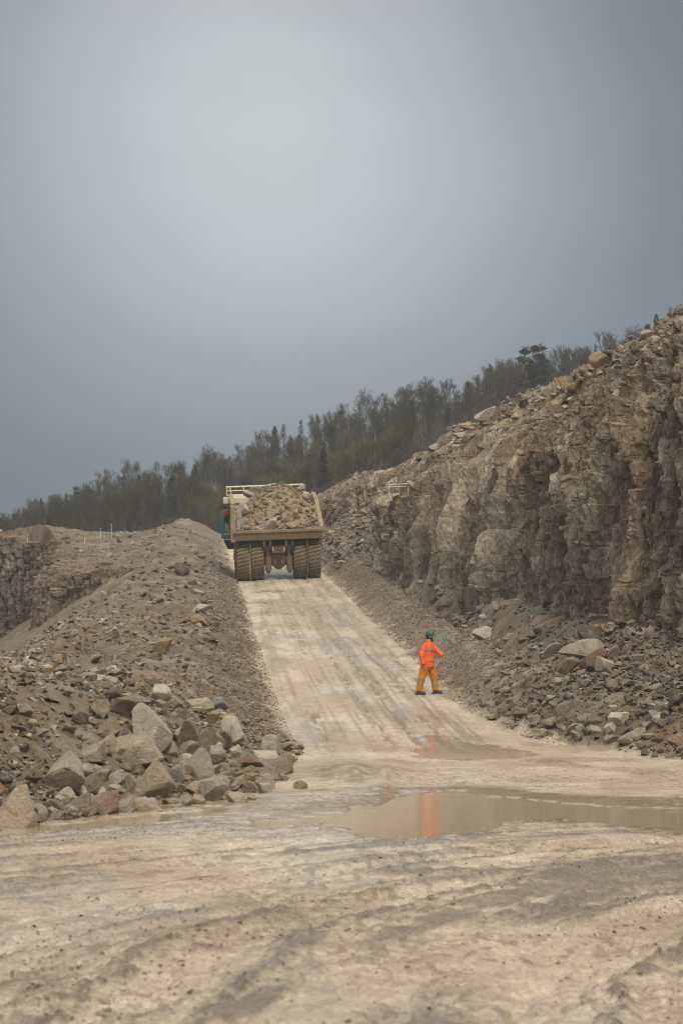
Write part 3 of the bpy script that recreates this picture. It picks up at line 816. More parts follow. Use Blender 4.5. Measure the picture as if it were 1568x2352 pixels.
# right talus + berm + foreground rubble
x, y = bank_points(14000, rs, -0.02, 0.30, 36, 125, lambda x, y, t, s, m: (s > 0.1) & (x < rc_x(y) + 0.8))
s_ = x - right_foot(y)
sz = powersize(len(x), rs, 0.03, 0.26, 2.3) * np.interp(y, [30, 60, 125], [0.85, 1.1, 1.35])
sz = np.where((s_ < 2.0) & (y > 56), np.minimum(sz, 0.05), sz)
scatter('rubble', put(x, y), sz, 3, 'loose rubble and gravel along the foot of the right quarry face', tint=0.93)
x, y = bank_points(3600, rs, 0.08, 0.30, 38, 60, lambda x, y, t, s, m: (s > 0.2) & (x < rc_x(y) + 0.5))
scatter('rubble', put(x, y), powersize(len(x), rs, 0.05, 0.22, 2.0), 4, 'coarse broken stone heaped at the lower right', tint=0.88)
# upper bench
x, y = bank_points(6500, rs, -0.03, 0.09, 122, 192, lambda x, y, t, s, m: (s > 0.6))
scatter('rubble', put(x, y), powersize(len(x), rs, 0.09, 0.5, 2.2), 6, 'pale broken rock scattered over the upper bench', tint=1.05)
# fine gravel skin of the berm and of the bank beside the road
def skin(n, side, seed, lab, tint):
    rs = np.random.RandomState(seed)
    y = 47 * (128 / 47.) ** rs.rand(n); t = rs.uniform(-.1, 2.3, n) ** 1.0
    x = np.where(side > 0, right_foot(y) + t, left_foot(y) - t)
    scatter('gravel', put(x, y), powersize(n, rs, .014, .042, 2.4) * np.interp(y, [47, 128], [.9, 1.6]), seed, lab, tint=tint)
skin(15000, 1, 21, 'fine gravel covering the berm right of the haul ramp', 1.2)
skin(13000, -1, 22, 'fine gravel covering the road side of the left bank', .95)
# clods and pebbles on the mud
NP_ = 42000
y = 8 * (170 / 8.) ** (rs.rand(NP_) ** 1.35); u = rs.uniform(-.2, .2, NP_); x = u * y
z, mud, t, s = base_height(x, y)
keep = (np.minimum(-t, -s) > 0.0) & (rs.rand(NP_) < 0.10 + 0.9 * sstep(0.0, .4, fbm(np.hypot(x - ARC[0], y - ARC[1]) * 1.1, y * .3, 99, 3)))
edge = np.exp(-np.minimum(-t, -s) / 0.6)
keep &= rs.rand(NP_) < 0.12 + 0.7 * edge + 0.75 * (y < 24)
x, y = x[keep], y[keep]
scatter('pebbles', put(x, y), powersize(len(x), rs, 0.006, 0.05, 3.0) * np.interp(y, [9, 30, 120], [.75, .8, 1.4]), 7, 'pebbles and mud clods lying on the road and quarry floor', wts=(2,2,1,2,3,.5,.3,1), tint=1.15, sink=0.4)

# ------------------------------------------------------------------ boulders, each its own thing
def boulder_mesh(seed, sub=3):
    rs = np.random.RandomState(seed)
    bm = bmesh.new(); bmesh.ops.create_icosphere(bm, subdivisions=sub, radius=1.0)
    v = np.array([q.co[:] for q in bm.verts]); f = np.array([[q.index for q in p.verts] for p in bm.faces]); bm.free()
    for k in range(rs.randint(8, 12)):
        n = rs.normal(size=3); n[2] *= 0.8; n /= np.linalg.norm(n)
        d = rs.uniform(0.34, 0.70)
        e = v @ n - d
        v = v - np.where(e > 0, e * 0.995, 0)[:, None] * n
    for k in range(11):
        n = rs.normal(size=3); n /= np.linalg.norm(n)
        m_ = (v @ n).max(); e = v @ n - m_ * rs.uniform(.86, .97)
        v = v - np.where(e > 0, e * 0.95, 0)[:, None] * n
    nn = (fbm(v[:, 0] * 2 + seed, v[:, 1] * 2 + v[:, 2] * 1.3, seed, 3))
    v = v * (1 + 0.05 * nn[:, None])
    st = worley(v[:, 0] * 2.2 + seed, v[:, 2] * 2.8 + v[:, 1], seed + 1)
    v = v * (1 + 0.05 * (st[2] - .5)[:, None])
    v -= 0.5 * (v.max(0) + v.min(0)); v /= 0.5 * (v.max(0) - v.min(0))
    return np_mesh('boulder', v, f, M_BOULDER, data_only=True)
BM = [boulder_mesh(900 + i) for i in range(26)]
GREY, TAN, PALE, DARK, RED, ORNG, BRN, BLUE = (.30,.26,.21), (.34,.28,.205), (.44,.39,.32), (.11,.088,.07), (.25,.17,.125), (.34,.25,.155), (.24,.19,.14), (.235,.24,.24)
nb = [0]
dg = None
def refresh():
    global dg
    bpy.context.view_layer.update(); dg = bpy.context.evaluated_depsgraph_get()
refresh()
def hit(px, py):
    d = Vector(ray(px, py)); d.normalize()
    ok, loc, nrm, i, ob, m = scene.ray_cast(dg, Vector((0, 0, CAMZ)), d)
    return loc if ok else None
def boulder(px, py, w, h, col, label, group=None, depth=None, name='boulder', jitter=0.10, lift=0.0):
    """px,py centre and w,h size as seen; it is set on the ground that line of sight meets"""
    loc = hit(px, py + 0.32 * h)
    if loc is None: return None
    Yd = loc.y
    sc_ = Yd / FPX
    sx, sz_ = 0.5 * w * sc_, 0.5 * h * sc_
    sy = (sx + sz_) * 0.5 * random.uniform(.9, 1.2)
    c = at(px, py, Yd + sy * 0.35)
    o = bpy.data.objects.new(name, random.choice(BM)); COL.objects.link(o)
    o.location = (c[0], c[1], c[2] + lift)
    o.scale = (sx * 1.08, sy, sz_ * 1.12)
    o.rotation_euler = (random.uniform(-.15, .15), random.uniform(-.28, .28) if h < w * 1.5 else random.uniform(-.1, .1), 0)
    j = [random.uniform(1 - jitter, 1 + jitter)] * 3
    o.color = (col[0] * j[0], col[1] * j[1], col[2] * j[2], 1)
    tag(o, label, 'boulder', group)
    nb[0] += 1
    return o
GP = 'boulders of the left rubble pile'
HERO = [
 (20,1867,100,88,TAN,'large flat-topped tan boulder cut by the left edge of the picture'),
 (350,1680,80,104,PALE,'tall pale block standing in the middle of the left rubble pile'),
 (315,1728,112,66,TAN,'wide wedge-shaped boulder with a dark underside, just below the tall pale block'),
 (353,1797,90,88,TAN,'biggest rounded tan boulder at the foot of the left pile, above the flat stones'),
 (141,1779,90,72,GREY,'smooth grey slab leaning alone in the brown rubble at the left'),
 (219,1842,94,46,RED,'long reddish-brown boulder lying along the foot of the pile'),
 (287,1850,42,36,GREY,'grey block at the foot of the pile just right of the long reddish boulder'),
 (338,1852,62,30,TAN,'low flat tan boulder under the biggest rounded boulder'),
 (370,1592,44,36,PALE,'pale whitish boulder crowning the top of the left pile'),
 (373,1622,30,24,GREY,'small grey block right under the crowning pale boulder'),
 (297,1625,84,52,BRN,'brown slab leaning up towards the crest of the left pile'),
 (247,1673,50,42,BRN,'brown angular boulder left of the tall pale block'),
 (232,1628,34,38,TAN,'tan upright block high on the left shoulder of the pile'),
 (186,1650,34,24,DARK,'dark grey boulder half buried left of the pile'),
 (282,1688,38,28,DARK,'dark stone wedged beside the left edge of the tall pale block'),
 (257,1595,42,26,DARK,'dark brown flat stone on the bank above the left pile'),
 (234,1824,22,28,PALE,'small pale oval stone standing on the long reddish boulder'),
 (455,1760,64,70,GREY,'large pyramid-shaped grey boulder in the centre of the pile'),
 (493,1817,66,54,GREY,'broad dark-sided grey boulder at the foot of the pile right of centre'),
 (533,1680,48,62,PALE,'pale wedge-shaped boulder pointing down on the right of the pile'),
 (473,1708,44,60,BRN,'slim brown boulder leaning against the pyramid-shaped boulder'),
 (430,1693,50,76,BRN,'tall brown slab with a sloping edge next to the tall pale block'),
 (569,1749,66,30,RED,'flat pinkish-red boulder lying across the right half of the pile'),
 (637,1756,60,44,BRN,'speckled brown boulder at the right end of the pile'),
 (624,1718,44,46,GREY,'grey wedge standing behind the speckled brown boulder'),
 (607,1799,44,38,TAN,'squarish pale-topped block at the right foot of the pile'),
 (569,1811,38,28,TAN,'greenish tan stone left of the squarish pale-topped block'),
 (574,1776,34,26,ORNG,'orange-brown stone under the flat pinkish-red boulder'),
 (402,1776,42,42,GREY,'brown-grey block tucked right of the biggest rounded boulder'),
 (445,1811,34,30,ORNG,'orange-tan stone at the foot left of the dark-sided grey boulder'),
 (543,1834,44,24,TAN,'low pale stone bedded in mud at the right foot of the pile'),
 (490,1650,30,32,ORNG,'ochre-stained stone near the top right of the pile'),
 (450,1615,72,24,TAN,'long tan slab on the crest of the pile with a dark red end'),
 (506,1617,34,26,BLUE,'blue-grey stone at the right end of the crest slab'),
 (690,1804,28,22,TAN,'lone tan stone sitting on the mud right of the pile'),
 (518,1774,32,36,BRN,'grey-brown pointed stone between the pyramid-shaped and red boulders'),
 (498,1733,38,36,GREY,'grey triangular stone right of the pyramid-shaped boulder'),
 (1109,1456,46,32,PALE,'pale angular boulder in the ditch behind the berm'),
 (1269,1494,56,30,GREY,'grey slab at the left end of the boulder cluster below the right face'),
 (1353,1462,62,42,DARK,'large dark brown boulder topping the cluster below the right face'),
 (1335,1492,92,42,GREY,'widest grey boulder in the middle of the cluster below the right face'),
 (1361,1520,58,44,RED,'boulder with a rust-brown broken face at the front of the right cluster'),
 (1305,1530,42,38,BRN,'brown wedge leaning under the grey boulders of the right cluster'),
 (1389,1526,38,30,PALE,'pale rounded boulder at the right end of the cluster'),
 (1409,1498,30,28,GREY,'small grey block up against the right cluster'),
 (1421,1654,44,34,PALE,'light grey boulder on the lower right rubble slope'),
 (1405,1670,32,28,PALE,'pale block touching the lower left of the light grey boulder'),
 (1449,1690,56,34,GREY,'largest grey boulder along the bottom edge of the right rubble'),
 (1553,1702,40,28,RED,'reddish-brown boulder at the bottom right edge of the rubble'),
 (1297,1628,46,26,BRN,'flat brown boulder low on the right rubble slope'),
 (1069,977,32,16,ORNG,'orange-yellow boulder perched on the left end of the high rim'),
 (1117,957,50,24,PALE,'whitish boulder on the rim next to the orange-yellow one'),
 (997,1029,26,12,PALE,'white stone on the red earth left of the high face'),
 (1317,889,28,20,ORNG,'yellow-orange block on the slope under the rim'),
 (1377,828,48,34,ORNG,'big orange boulder high on the rim of the right face'),
 (1481,768,26,18,TAN,'tan block near the top right end of the rim'),
 (374,1488,44,36,ORNG,'ochre-fronted boulder in the middle of the left bank'),
 (457,1427,34,24,ORNG,'orange-stained stone on the upper left bank'),
 (461,1399,48,20,PALE,'pale flat slab on the upper left bank'),
 (417,1311,32,28,DARK,'dark hollow-faced boulder high on the left bank'),
]
for px, py, w, h, c, lab in HERO:
    boulder(px, py, w * 1.1, h * 1.12, tuple(q * 1.12 for q in c), lab)
LP = [(164,1862,30,28,GREY),(123,1867,28,24,TAN),(96,1870,26,32,GREY),(206,1864,30,24,TAN),(297,1567,30,16,BRN),(58,1630,36,24,GREY),(35,1721,20,17,PALE),(56,1722,24,22,DARK),
 (219,1766,28,22,BRN),(250,1771,28,24,GREY),(287,1761,34,20,BRN),(96,1681,38,16,GREY),(76,1660,24,16,TAN),(45,1812,50,30,BRN),(302,1799,26,40,TAN),(267,1814,30,26,GREY),(143,1842,36,30,PALE),
 (249,1698,34,22,TAN),(523,1650,34,20,ORNG),(513,1641,18,12,PALE),(408,1617,26,28,GREY),(450,1632,28,20,PALE),(475,1627,28,18,PALE),(541,1801,20,28,TAN),(513,1698,38,42,BRN),(410,1812,30,26,BRN),
 (397,1726,22,18,BLUE),(601,1774,24,20,BRN),(488,1786,24,18,GREY),(412,1663,24,28,BRN),(415,1638,28,24,BRN),(662,1713,26,18,TAN),(501,1713,20,16,PALE),(388,1842,46,14,TAN),(549,1779,28,14,BRN),
 (455,1838,34,26,TAN),(576,1832,26,14,TAN),(650,1785,26,18,GREY),(540,1736,24,18,GREY),(596,1700,22,18,GREY),(565,1660,20,16,BRN),(12,1790,34,24,DARK),(70,1850,26,20,GREY),(200,1800,28,22,GREY),(320,1770,26,22,BRN),(386,1745,24,20,DARK),(430,1845,24,16,GREY)]
for i, (px, py, w, h, c) in enumerate(LP):
    boulder(px, py, w, h, c, 'small angular stone packed among the larger boulders of the left pile', GP)
RP = [(1145,1480,18,22,TAN),(1417,1526,20,12,TAN),(1141,1394,24,24,TAN),(1029,1386,20,16,GREY),(1153,1626,24,24,BRN),(1197,1638,38,22,BRN),(1165,1586,40,14,GREY),(1209,1564,32,14,BRN),(1233,1578,24,14,GREY),
 (1281,1564,20,16,TAN),(1309,1598,20,16,BLUE),(1229,1658,28,16,GREY),(1245,1682,36,18,GREY),(1349,1654,24,28,GREY),(1321,1670,44,20,TAN),(1325,1686,32,22,GREY),(1405,1626,24,16,PALE),(1405,1698,36,18,BRN),(1365,1678,32,20,TAN),
 (1549,1614,26,26,DARK),(1485,1610,22,18,GREY),(1497,1578,40,16,TAN),(1481,1670,26,24,GREY),(1141,1546,18,14,GREY),(1425,1430,28,12,DARK),(1397,1450,20,12,BRN),(1520,1660,26,18,BRN),(1440,1570,26,18,BRN),(1468,1640,24,18,DARK),
 (1380,1600,26,16,BRN),(1290,1654,24,14,BRN),(1180,1668,22,12,TAN),(1510,1700,30,18,DARK),(1345,1570,26,16,TAN),(1255,1612,24,14,GREY),(1535,1560,26,16,GREY),(1218,1690,22,10,TAN)]
for px, py, w, h, c in RP:
    boulder(px, py, w, h, c, 'angular broken stone lying in the rubble at the foot of the right face', 'stones at the foot of the right face')
rr = random.Random(31)
def along(n, pts, spread, wr, label, group, cols, hr=(.45, .85)):
    for i in range(n):
        k = rr.random() * (len(pts) - 1); j = int(k); f = k - j
        px = pts[j][0] * (1 - f) + pts[j + 1][0] * f + rr.uniform(-spread[0], spread[0]); py = pts[j][1] * (1 - f) + pts[j + 1][1] * f + rr.uniform(spread[1], spread[2])
        w = rr.uniform(*wr)
        if i % 6 == 0: w *= 1.6
        boulder(px, py, w, w * rr.uniform(*hr), rr.choice(cols), label, group, jitter=.15)
along(40, [(1050,990),(1140,958),(1240,905),(1300,868),(1370,832),(1430,795),(1500,765),(1550,735)], (8, 0, 26), (9, 20), 'pale loose block resting on the rim of the right face', 'loose blocks along the high rim', [PALE, TAN, TAN, GREY, PALE, ORNG])
along(34, [(950,1330),(1010,1370),(1060,1420),(1120,1440),(1200,1470),(1260,1500)], (14, -18, 18), (10, 22), 'grey-brown stone in the ditch between the berm and the right face', 'stones in the ditch behind the berm', [GREY, TAN, BRN, GREY, PALE])
along(14, [(770,1190),(830,1160),(880,1140),(940,1118)], (14, -14, 20), (9, 20), 'pale broken block on the upper bench beyond the truck', 'blocks on the upper bench', [PALE, PALE, GREY, TAN])
along(30, [(40,1570),(140,1560),(250,1540),(340,1500),(430,1460),(490,1420),(470,1370),(440,1240)], (30, -34, 40), (12, 26), 'grey angular stone scattered on the left spoil bank', 'stones scattered on the left bank', [GREY, PALE, TAN, PALE, BRN], (.35, .65))
along(20, [(1120,1600),(1230,1650),(1330,1690),(1450,1715),(1560,1728)], (20, -50, 0), (14, 28), 'brown-grey stone in the coarse heap at the lower right', 'stones of the lower right heap', [BRN, GREY, BRN, TAN, DARK])
along(62, [(110,1860),(200,1800),(290,1740),(360,1720),(440,1740),(520,1770),(590,1790)], (24, -64, 36), (22, 46), 'brown-grey angular stone wedged between bigger boulders of the left pile', 'wedged stones of the left pile', [BRN, GREY, TAN, PALE, GREY, TAN, PALE], (.6, 1.0))
print('BOULDERS', nb[0])
# ------------------------------------------------------------------ the loaded dump truck
TY = 120.6
_tx = -3.78
_tm = 0.5 * (float(left_foot(TY)) + float(right_foot(TY)))
_g = float(full_height(np.array([_tx]), np.array([TY]))[0][0])
tf = Vector((-0.072, 1.0, RAMP)).normalized()
tr = Vector((1.0, 0.072, 0.043)); tr = (tr - tf * tr.dot(tf)).normalized()
tu = tr.cross(tf).normalized()
TM = Matrix((( tr.x, tf.x, tu.x, _tx), (tr.y, tf.y, tu.y, TY), (tr.z, tf.z, tu.z, _g - 0.02), (0, 0, 0, 1)))
truck = empty('dump_truck'); truck.matrix_world = TM
tag(truck, 'big dusty dump truck loaded with rock driving away up the haul ramp', 'dump truck')
DUST = (.36, .275, .17)
M_BODY = simple_mat('dusty_cream_paint', (.36, .285, .185), .75, dirt=(.16, .11, .065), dscale=1.4, damt=.9)
M_LIP = simple_mat('muddy_steel_lip', (.28, .205, .125), .8, dirt=(.13, .09, .055), dscale=1.1, damt=.8)
M_GREYST = simple_mat('worn_grey_steel', (.36, .35, .33), .55, metal=.3, dirt=(.30, .22, .14), dscale=1.6, damt=.8)
M_UNDER = simple_mat('muddy_chassis', (.235, .165, .105), .85, dirt=(.11, .075, .05), dscale=2.5, damt=.9)
M_DARKM = simple_mat('dark_chassis', (.03, .027, .025), .8, dirt=(.08, .06, .045), dscale=2.0, damt=.6)
M_TYRE = simple_mat('muddy_tyre', (.235, .175, .105), .9, dirt=(.14, .10, .06), dscale=1.5, damt=.9)
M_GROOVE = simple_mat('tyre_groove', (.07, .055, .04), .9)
M_CREAM = simple_mat('cream_paint', (.72, .67, .53), .5, dirt=(.5, .38, .22), dscale=2.0, damt=.5)
M_RAIL = simple_mat('pale_rail_paint', (.75, .70, .58), .5, dirt=(.45, .30, .16), dscale=3.0, damt=.5)
M_TEAL = simple_mat('teal_paint', (.035, .21, .27), .5, dirt=(.10, .16, .16), dscale=3.0, damt=.5)
M_RED = simple_mat('red_lens', (.42, .05, .03), .4, dirt=(.25, .06, .04))
M_BLACK = simple_mat('black_parts', (.02, .02, .022), .6)
M_WHITE = simple_mat('white_reflector', (.7, .66, .6), .5)

def tyre(parent, x, y, r=1.3, w=0.76):
    nt_, nw = 216, 22
    th = np.linspace(0, 2 * PI, nt_, endpoint=False)
    prof = [(-.5, .50), (-.5, .74), (-.49, .90), (-.46, .965)] + [(q, 1.0 - 0.035 * (2 * q) ** 2 * 1.0) for q in np.linspace(-.43, .43, nw)] + [(.46, .965), (.49, .90), (.5, .74), (.5, .50)]
    pr = np.array(prof); npf = len(pr)
    TH = th[:, None] + 0 * pr[None, :, 0]; q = pr[None, :, 0] + 0 * TH; rr_ = pr[None, :, 1] + 0 * TH
    zig = np.abs(((q * 2 + 1) * 1.5) % 2 - 1)
    fr = (TH * 34 / (2 * PI) + zig * 0.55 + (q > 0) * 0.5) % 1.0
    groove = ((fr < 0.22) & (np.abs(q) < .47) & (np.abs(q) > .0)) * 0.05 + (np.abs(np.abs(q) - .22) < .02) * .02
    rad = r * rr_ - groove
    P = np.stack([x + q * w + 0 * TH, y + rad * np.sin(TH), r + rad * np.cos(TH)], -1)
    ii = np.arange(nt_ * npf).reshape(nt_, npf)
    nx = np.roll(ii, -1, 0)
    f = np.stack([ii[:, :-1], nx[:, :-1], nx[:, 1:], ii[:, 1:]], -1).reshape(-1, 4)
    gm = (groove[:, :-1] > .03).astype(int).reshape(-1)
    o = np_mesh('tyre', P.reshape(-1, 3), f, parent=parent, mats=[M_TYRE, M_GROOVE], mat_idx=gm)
    m = MB()
    s = 1 if x > 0 else -1
    m.tube([(x - .18 * s - .1, y, r), (x + .34 * s, y, r)] if s > 0 else [(x + .28, y, r), (x - .34, y, r)], [r * .52, r * .5], 28)
    m.tube([(x + .30 * s, y, r), (x + .42 * s, y, r)], [r * .22, r * .17], 16)
    m.build('rim', M_UNDER, parent, smooth=False)
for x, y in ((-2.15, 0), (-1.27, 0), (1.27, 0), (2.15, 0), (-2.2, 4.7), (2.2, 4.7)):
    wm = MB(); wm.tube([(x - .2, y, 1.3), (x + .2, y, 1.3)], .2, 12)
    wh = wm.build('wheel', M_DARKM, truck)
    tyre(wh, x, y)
# skip body
def sheet(m, a, b, c, d, t):
    a, b, c, d = map(Vector, (a, b, c, d)); n = (b - a).cross(d - a).normalized() * t
    m.hexa([a, b, c, d, a + n, b + n, c + n, d + n])
bm_ = MB()
# floor, sides with sloping rear edges, front wall
sheet(bm_, (-2.5, -1.15, 2.98), (2.5, -1.15, 2.98), (2.5, 2.6, 2.35), (-2.5, 2.6, 2.35), -.12)
sheet(bm_, (-2.5, 2.6, 2.35), (2.5, 2.6, 2.35), (2.5, 6.0, 2.9), (-2.5, 6.0, 2.9), -.12)
sheet(bm_, (-2.5, 6.0, 2.9), (2.5, 6.0, 2.9), (2.5, 6.7, 5.05), (-2.5, 6.7, 5.05), -.12)
for s in (-1, 1):
    for k in range(1):
        poly = [(-1.22, 2.55), (2.6, 2.2), (6.1, 2.8), (6.8, 5.1), (0.15, 4.62), (-1.22, 3.12)] if s < 0 else [(-1.22, 2.55), (2.6, 2.2), (6.1, 2.8), (6.8, 5.1), (3.4, 4.7), (-1.22, 3.12)]
        x0, x1 = (2.52, 2.62)
        bm_.extrude(poly, 0, s * x0, s * x1)
    # rails and ribs on the outside
    bm_.extrude([(0.1, 4.52), (6.8, 5.0), (6.8, 5.17), (0.1, 4.69)] if s < 0 else [(-1.2, 3.0), (3.4, 4.6), (6.8, 5.0), (6.8, 5.17), (3.4, 4.77), (-1.2, 3.2)], 0, s * 2.50, s * 2.76)
    for yb in (0.9, 2.2, 3.5, 4.8, 6.0):
        zb_, zt_ = 2.45 + .03 * yb, (4.55 + 0.068 * yb if s < 0 else min(4.6, 3.4 + .33 * yb))
        bm_.box(s * 2.62 if s > 0 else s * 2.74, s * 2.74 if s > 0 else s * 2.62, yb, yb + .22, zb_, zt_)
body = bm_.build('skip_body', M_BODY, truck, bevel=.015)
lp = MB()
lp.hexa([(-2.62, -1.38, 2.50), (2.46, -1.38, 2.50), (2.46, -0.9, 2.44), (-2.62, -0.9, 2.44), (-2.62, -1.50, 2.92), (2.72, -1.50, 2.92), (2.62, -0.9, 2.98), (-2.62, -0.9, 2.98)])
lp.hexa([(-2.66, -1.56, 2.92), (2.76, -1.56, 2.92), (2.7, -1.0, 2.98), (-2.62, -1.0, 2.98), (-2.66, -1.54, 3.08), (2.76, -1.54, 3.08), (2.7, -1.0, 3.1), (-2.62, -1.0, 3.1)])
lp.build('rear_lip', M_LIP, body, bevel=.02)
# worn grey guard on the rear corner
for s in (-1,):
    gq = MB(); rs_ = random.Random(3 + s)
    n = 7; a = []
    for i in range(n):
        for j in range(4):
            t = i / (n - 1.0); q = j / 3.0
            a.append((s * (2.46 - .10 * t + rs_.uniform(-.05, .05)) - s * .30 * q * (1 - .3 * t), -1.15 + 1.35 * t + 0.5 * q, 3.12 + 1.45 * t + rs_.uniform(-.04, .04)))
    fs = [(i * 4 + j, i * 4 + j + 1, i * 4 + j + 5, i * 4 + j + 4) for i in range(n - 1) for j in range(3)]
    gq.add(a, fs)
    og = gq.build('corner_guard', M_GREYST, body)
    sm = og.modifiers.new('thick', 'SOLIDIFY'); sm.thickness = .05
lcn = MB(); lcn.hexa([(-2.86, -1.40, 2.42), (-2.56, -1.40, 2.42), (-2.56, -.9, 2.42), (-2.86, -.9, 2.42), (-2.80, -1.0, 4.55), (-2.58, -0.95, 4.55), (-2.58, .2, 4.62), (-2.80, .2, 4.62)])
lcn.build('corner_post', M_BODY, body, bevel=.02)
cp = MB()
cp.box(-2.75, 2.35, 6.6, 8.9, 5.02, 5.16); cp.box(-2.75, 2.35, 6.55, 6.68, 4.86, 5.02)
for xr in (-2.2, -1.1, 0, 1.1, 2.0): cp.box(xr - .06, xr + .06, 6.7, 8.8, 4.92, 5.02)
cp.build('canopy', M_CREAM, body, bevel=.01)
rl = MB()
xs = [-2.85, -1.75, -0.65, 0.3, 1.2, 2.1]
rl.tube([(-2.85, 8.8, 5.66), (2.1, 8.8, 5.66)], .05, 8)
rl.tube([(-2.85, 8.8, 5.40), (2.1, 8.8, 5.40)], .03, 8)
for x in xs: rl.tube([(x, 8.8, 5.1), (x, 8.8, 5.66)], .035, 8)
for x in (-2.85, 2.1): rl.tube([(x, 8.8, 5.66), (x, 7.0, 5.62), (x, 7.0, 5.1)], .045, 8)
rl.tube([(-2.65, 7.0, 5.62), (-2.6, 7.0, 5.1)], .04, 8)
rl.build('guard_rail', M_RAIL, truck)
cb = MB(); cb.extrude([(5.9, 2.9), (7.9, 2.9), (8.1, 3.9), (7.7, 4.62), (5.9, 4.62)], 0, -3.0, -1.3)
cab = cb.build('cab', M_CREAM, truck, bevel=.04)
rf_ = MB(); rf_.box(-3.12, -1.2, 5.8, 8.0, 4.62, 5.0); rf_.build('cab_roof', M_CREAM, cab, bevel=.03)
vn = MB()
for k in range(5): vn.box(-3.10 + k * .09, -3.05 + k * .09, 5.76, 5.80, 4.3, 4.58)
vn.build('vent', M_BLACK, cab)
wn = MB(); wn.box(-3.03, -3.0, 6.1, 7.5, 3.7, 4.5); wn.box(-2.8, -1.6, 5.86, 5.9, 3.7, 4.3); wn.build('window', M_BLACK, cab)
ml = MB(); ml.box(-3.20, -2.72, 5.72, 5.86, 3.92, 4.2); ml.build('marker_light', M_RED, truck, bevel=.01)
mr_ = MB(); mr_.box(-3.12, -2.82, 5.66, 5.74, 3.42, 3.88); mr_.build('mirror', M_BLACK, truck, bevel=.02)
ld = MB()
for x in (-3.25, -2.78): ld.tube([(x, 5.75, 2.45), (x, 5.7, 3.95)], .035, 8)
for k in range(6): ld.tube([(-3.25, 5.75, 2.5 + .27 * k), (-2.78, 5.75, 2.5 + .27 * k)], .025, 6)
ld.tube([(-3.30, 5.7, 2.4), (-3.32, 5.6, 4.2)], .03, 8)
ld.build('ladder', M_TEAL, truck)
pf = MB(); pf.box(-3.22, -2.5, 5.5, 6.6, 2.36, 2.66); pf.build('step', M_TEAL, truck, bevel=.02)
bp_ = MB(); bp_.hexa([(-2.95, 5.5, 1.75), (-2.4, 5.5, 1.75), (-2.4, 6.8, 1.75), (-2.95, 6.8, 1.75), (-3.2, 5.5, 2.3), (-2.4, 5.5, 2.3), (-2.4, 6.8, 2.3), (-3.2, 6.8, 2.3)]); bp_.build('fuel_tank', M_BLACK, truck, bevel=.04)
ai = MB(); ai.box(2.25, 2.72, 6.7, 7.5, 4.30, 4.95); aio = ai.build('air_intake', M_BLACK, truck, bevel=.02)
ag = MB()
for k in range(4): ag.box(2.27 + .12 * k, 2.31 + .12 * k, 6.66, 6.695, 4.34, 4.92)
for k in range(5): ag.box(2.27, 2.70, 6.64, 6.665, 4.38 + .12 * k, 4.41 + .12 * k)
ag.build('grille', M_GREYST, aio)
at2 = MB(); at2.box(2.2, 2.78, 6.6, 7.6, 4.952, 5.04); at2.build('intake_cap', M_RAIL, aio, bevel=.01)
hp = MB()
for s in (-1, 1): hp.box(s * .95 - .14, s * .95 + .14, -1.0, 7.0, 1.75, 2.2)
hp.box(-2.3, 2.3, 1.6, 1.9, 1.6, 2.5); hp.box(-.9, .9, -.6, -.35, 1.85, 2.2); hp.box(-1.0, 1.0, 2.4, 2.7, 1.8, 2.15)  # wide first box is added to darken the view under the body
hp.build('chassis_and_filler', M_DARKM, truck, bevel=.02)
ax = MB()
ax.tube([(-1.7, 0, 1.3), (-.55, 0, 1.3), (.55, 0, 1.3), (1.7, 0, 1.3)], [.33, .42, .42, .33], 20)
ax.tube([(0, -.72, 1.32), (0, -.6, 1.32), (0, .4, 1.3)], [.33, .52, .58], 24)
ax.hexa([(-.12, -.45, .66), (.12, -.45, .66), (.12, .3, .66), (-.12, .3, .66), (-.5, -.5, 1.0), (.5, -.5, 1.0), (.5, .35, 1.0), (-.5, .35, 1.0)])
axo = ax.build('rear_axle', M_UNDER, truck)
pl = MB(); pl.box(-.13, .13, -.80, -.72, 1.02, 1.22); pl.build('drain_plate', M_DARKM, axo, bevel=.01)
for s in (-1, 1):
    st = MB()
    st.tube([(s * .64, -.75, .62), (s * .64, -.75, 1.46)], [.2, .21], 18)
    st.tube([(s * .64, -.75, 1.46), (s * .64, -.78, 2.2)], .12, 14)
    st.box(s * .64 - .2, s * .64 + .2, -.9, -.6, 1.85, 2.1); st.box(s * .64 - .12, s * .64 + .12, -.85, -.65, .46, .64)
    st.build('suspension_strut', M_UNDER, truck, bevel=.01)
bk = MB(); bk.box(-.36, .36, -1.0, -.78, 1.78, 2.1); bk.box(-.42, .42, -1.04, -.8, 1.68, 1.8); bko = bk.build('light_bracket', M_UNDER, truck, bevel=.02)
for s in (-1, 1):
    t = MB(); t.box(s * .23 - .07, s * .23 + .07, -1.05, -1.0, 1.84, 2.06); t.build('tail_light', M_RED, bko)
    t = MB(); t.box(s * .345 - .035, s * .345 + .035, -1.06, -1.0, 1.8, 2.08); t.build('reflector', M_WHITE, bko)
t = MB(); t.box(-.13, .13, -1.04, -1.0, 1.86, 2.0); t.build('number_plate', M_LIP, bko)
for x in (-.86, -.50, .46, .82):
    t = MB(); t.hexa([(x - .05, -1.2, 2.1), (x + .05, -1.2, 2.1), (x + .05, -1.1, 2.05), (x - .05, -1.1, 2.05), (x - .05, -1.3, 2.5), (x + .05, -1.3, 2.5), (x + .05, -.9, 2.48), (x - .05, -.9, 2.48)]); t.build('lip_bracket', M_LIP, truck)
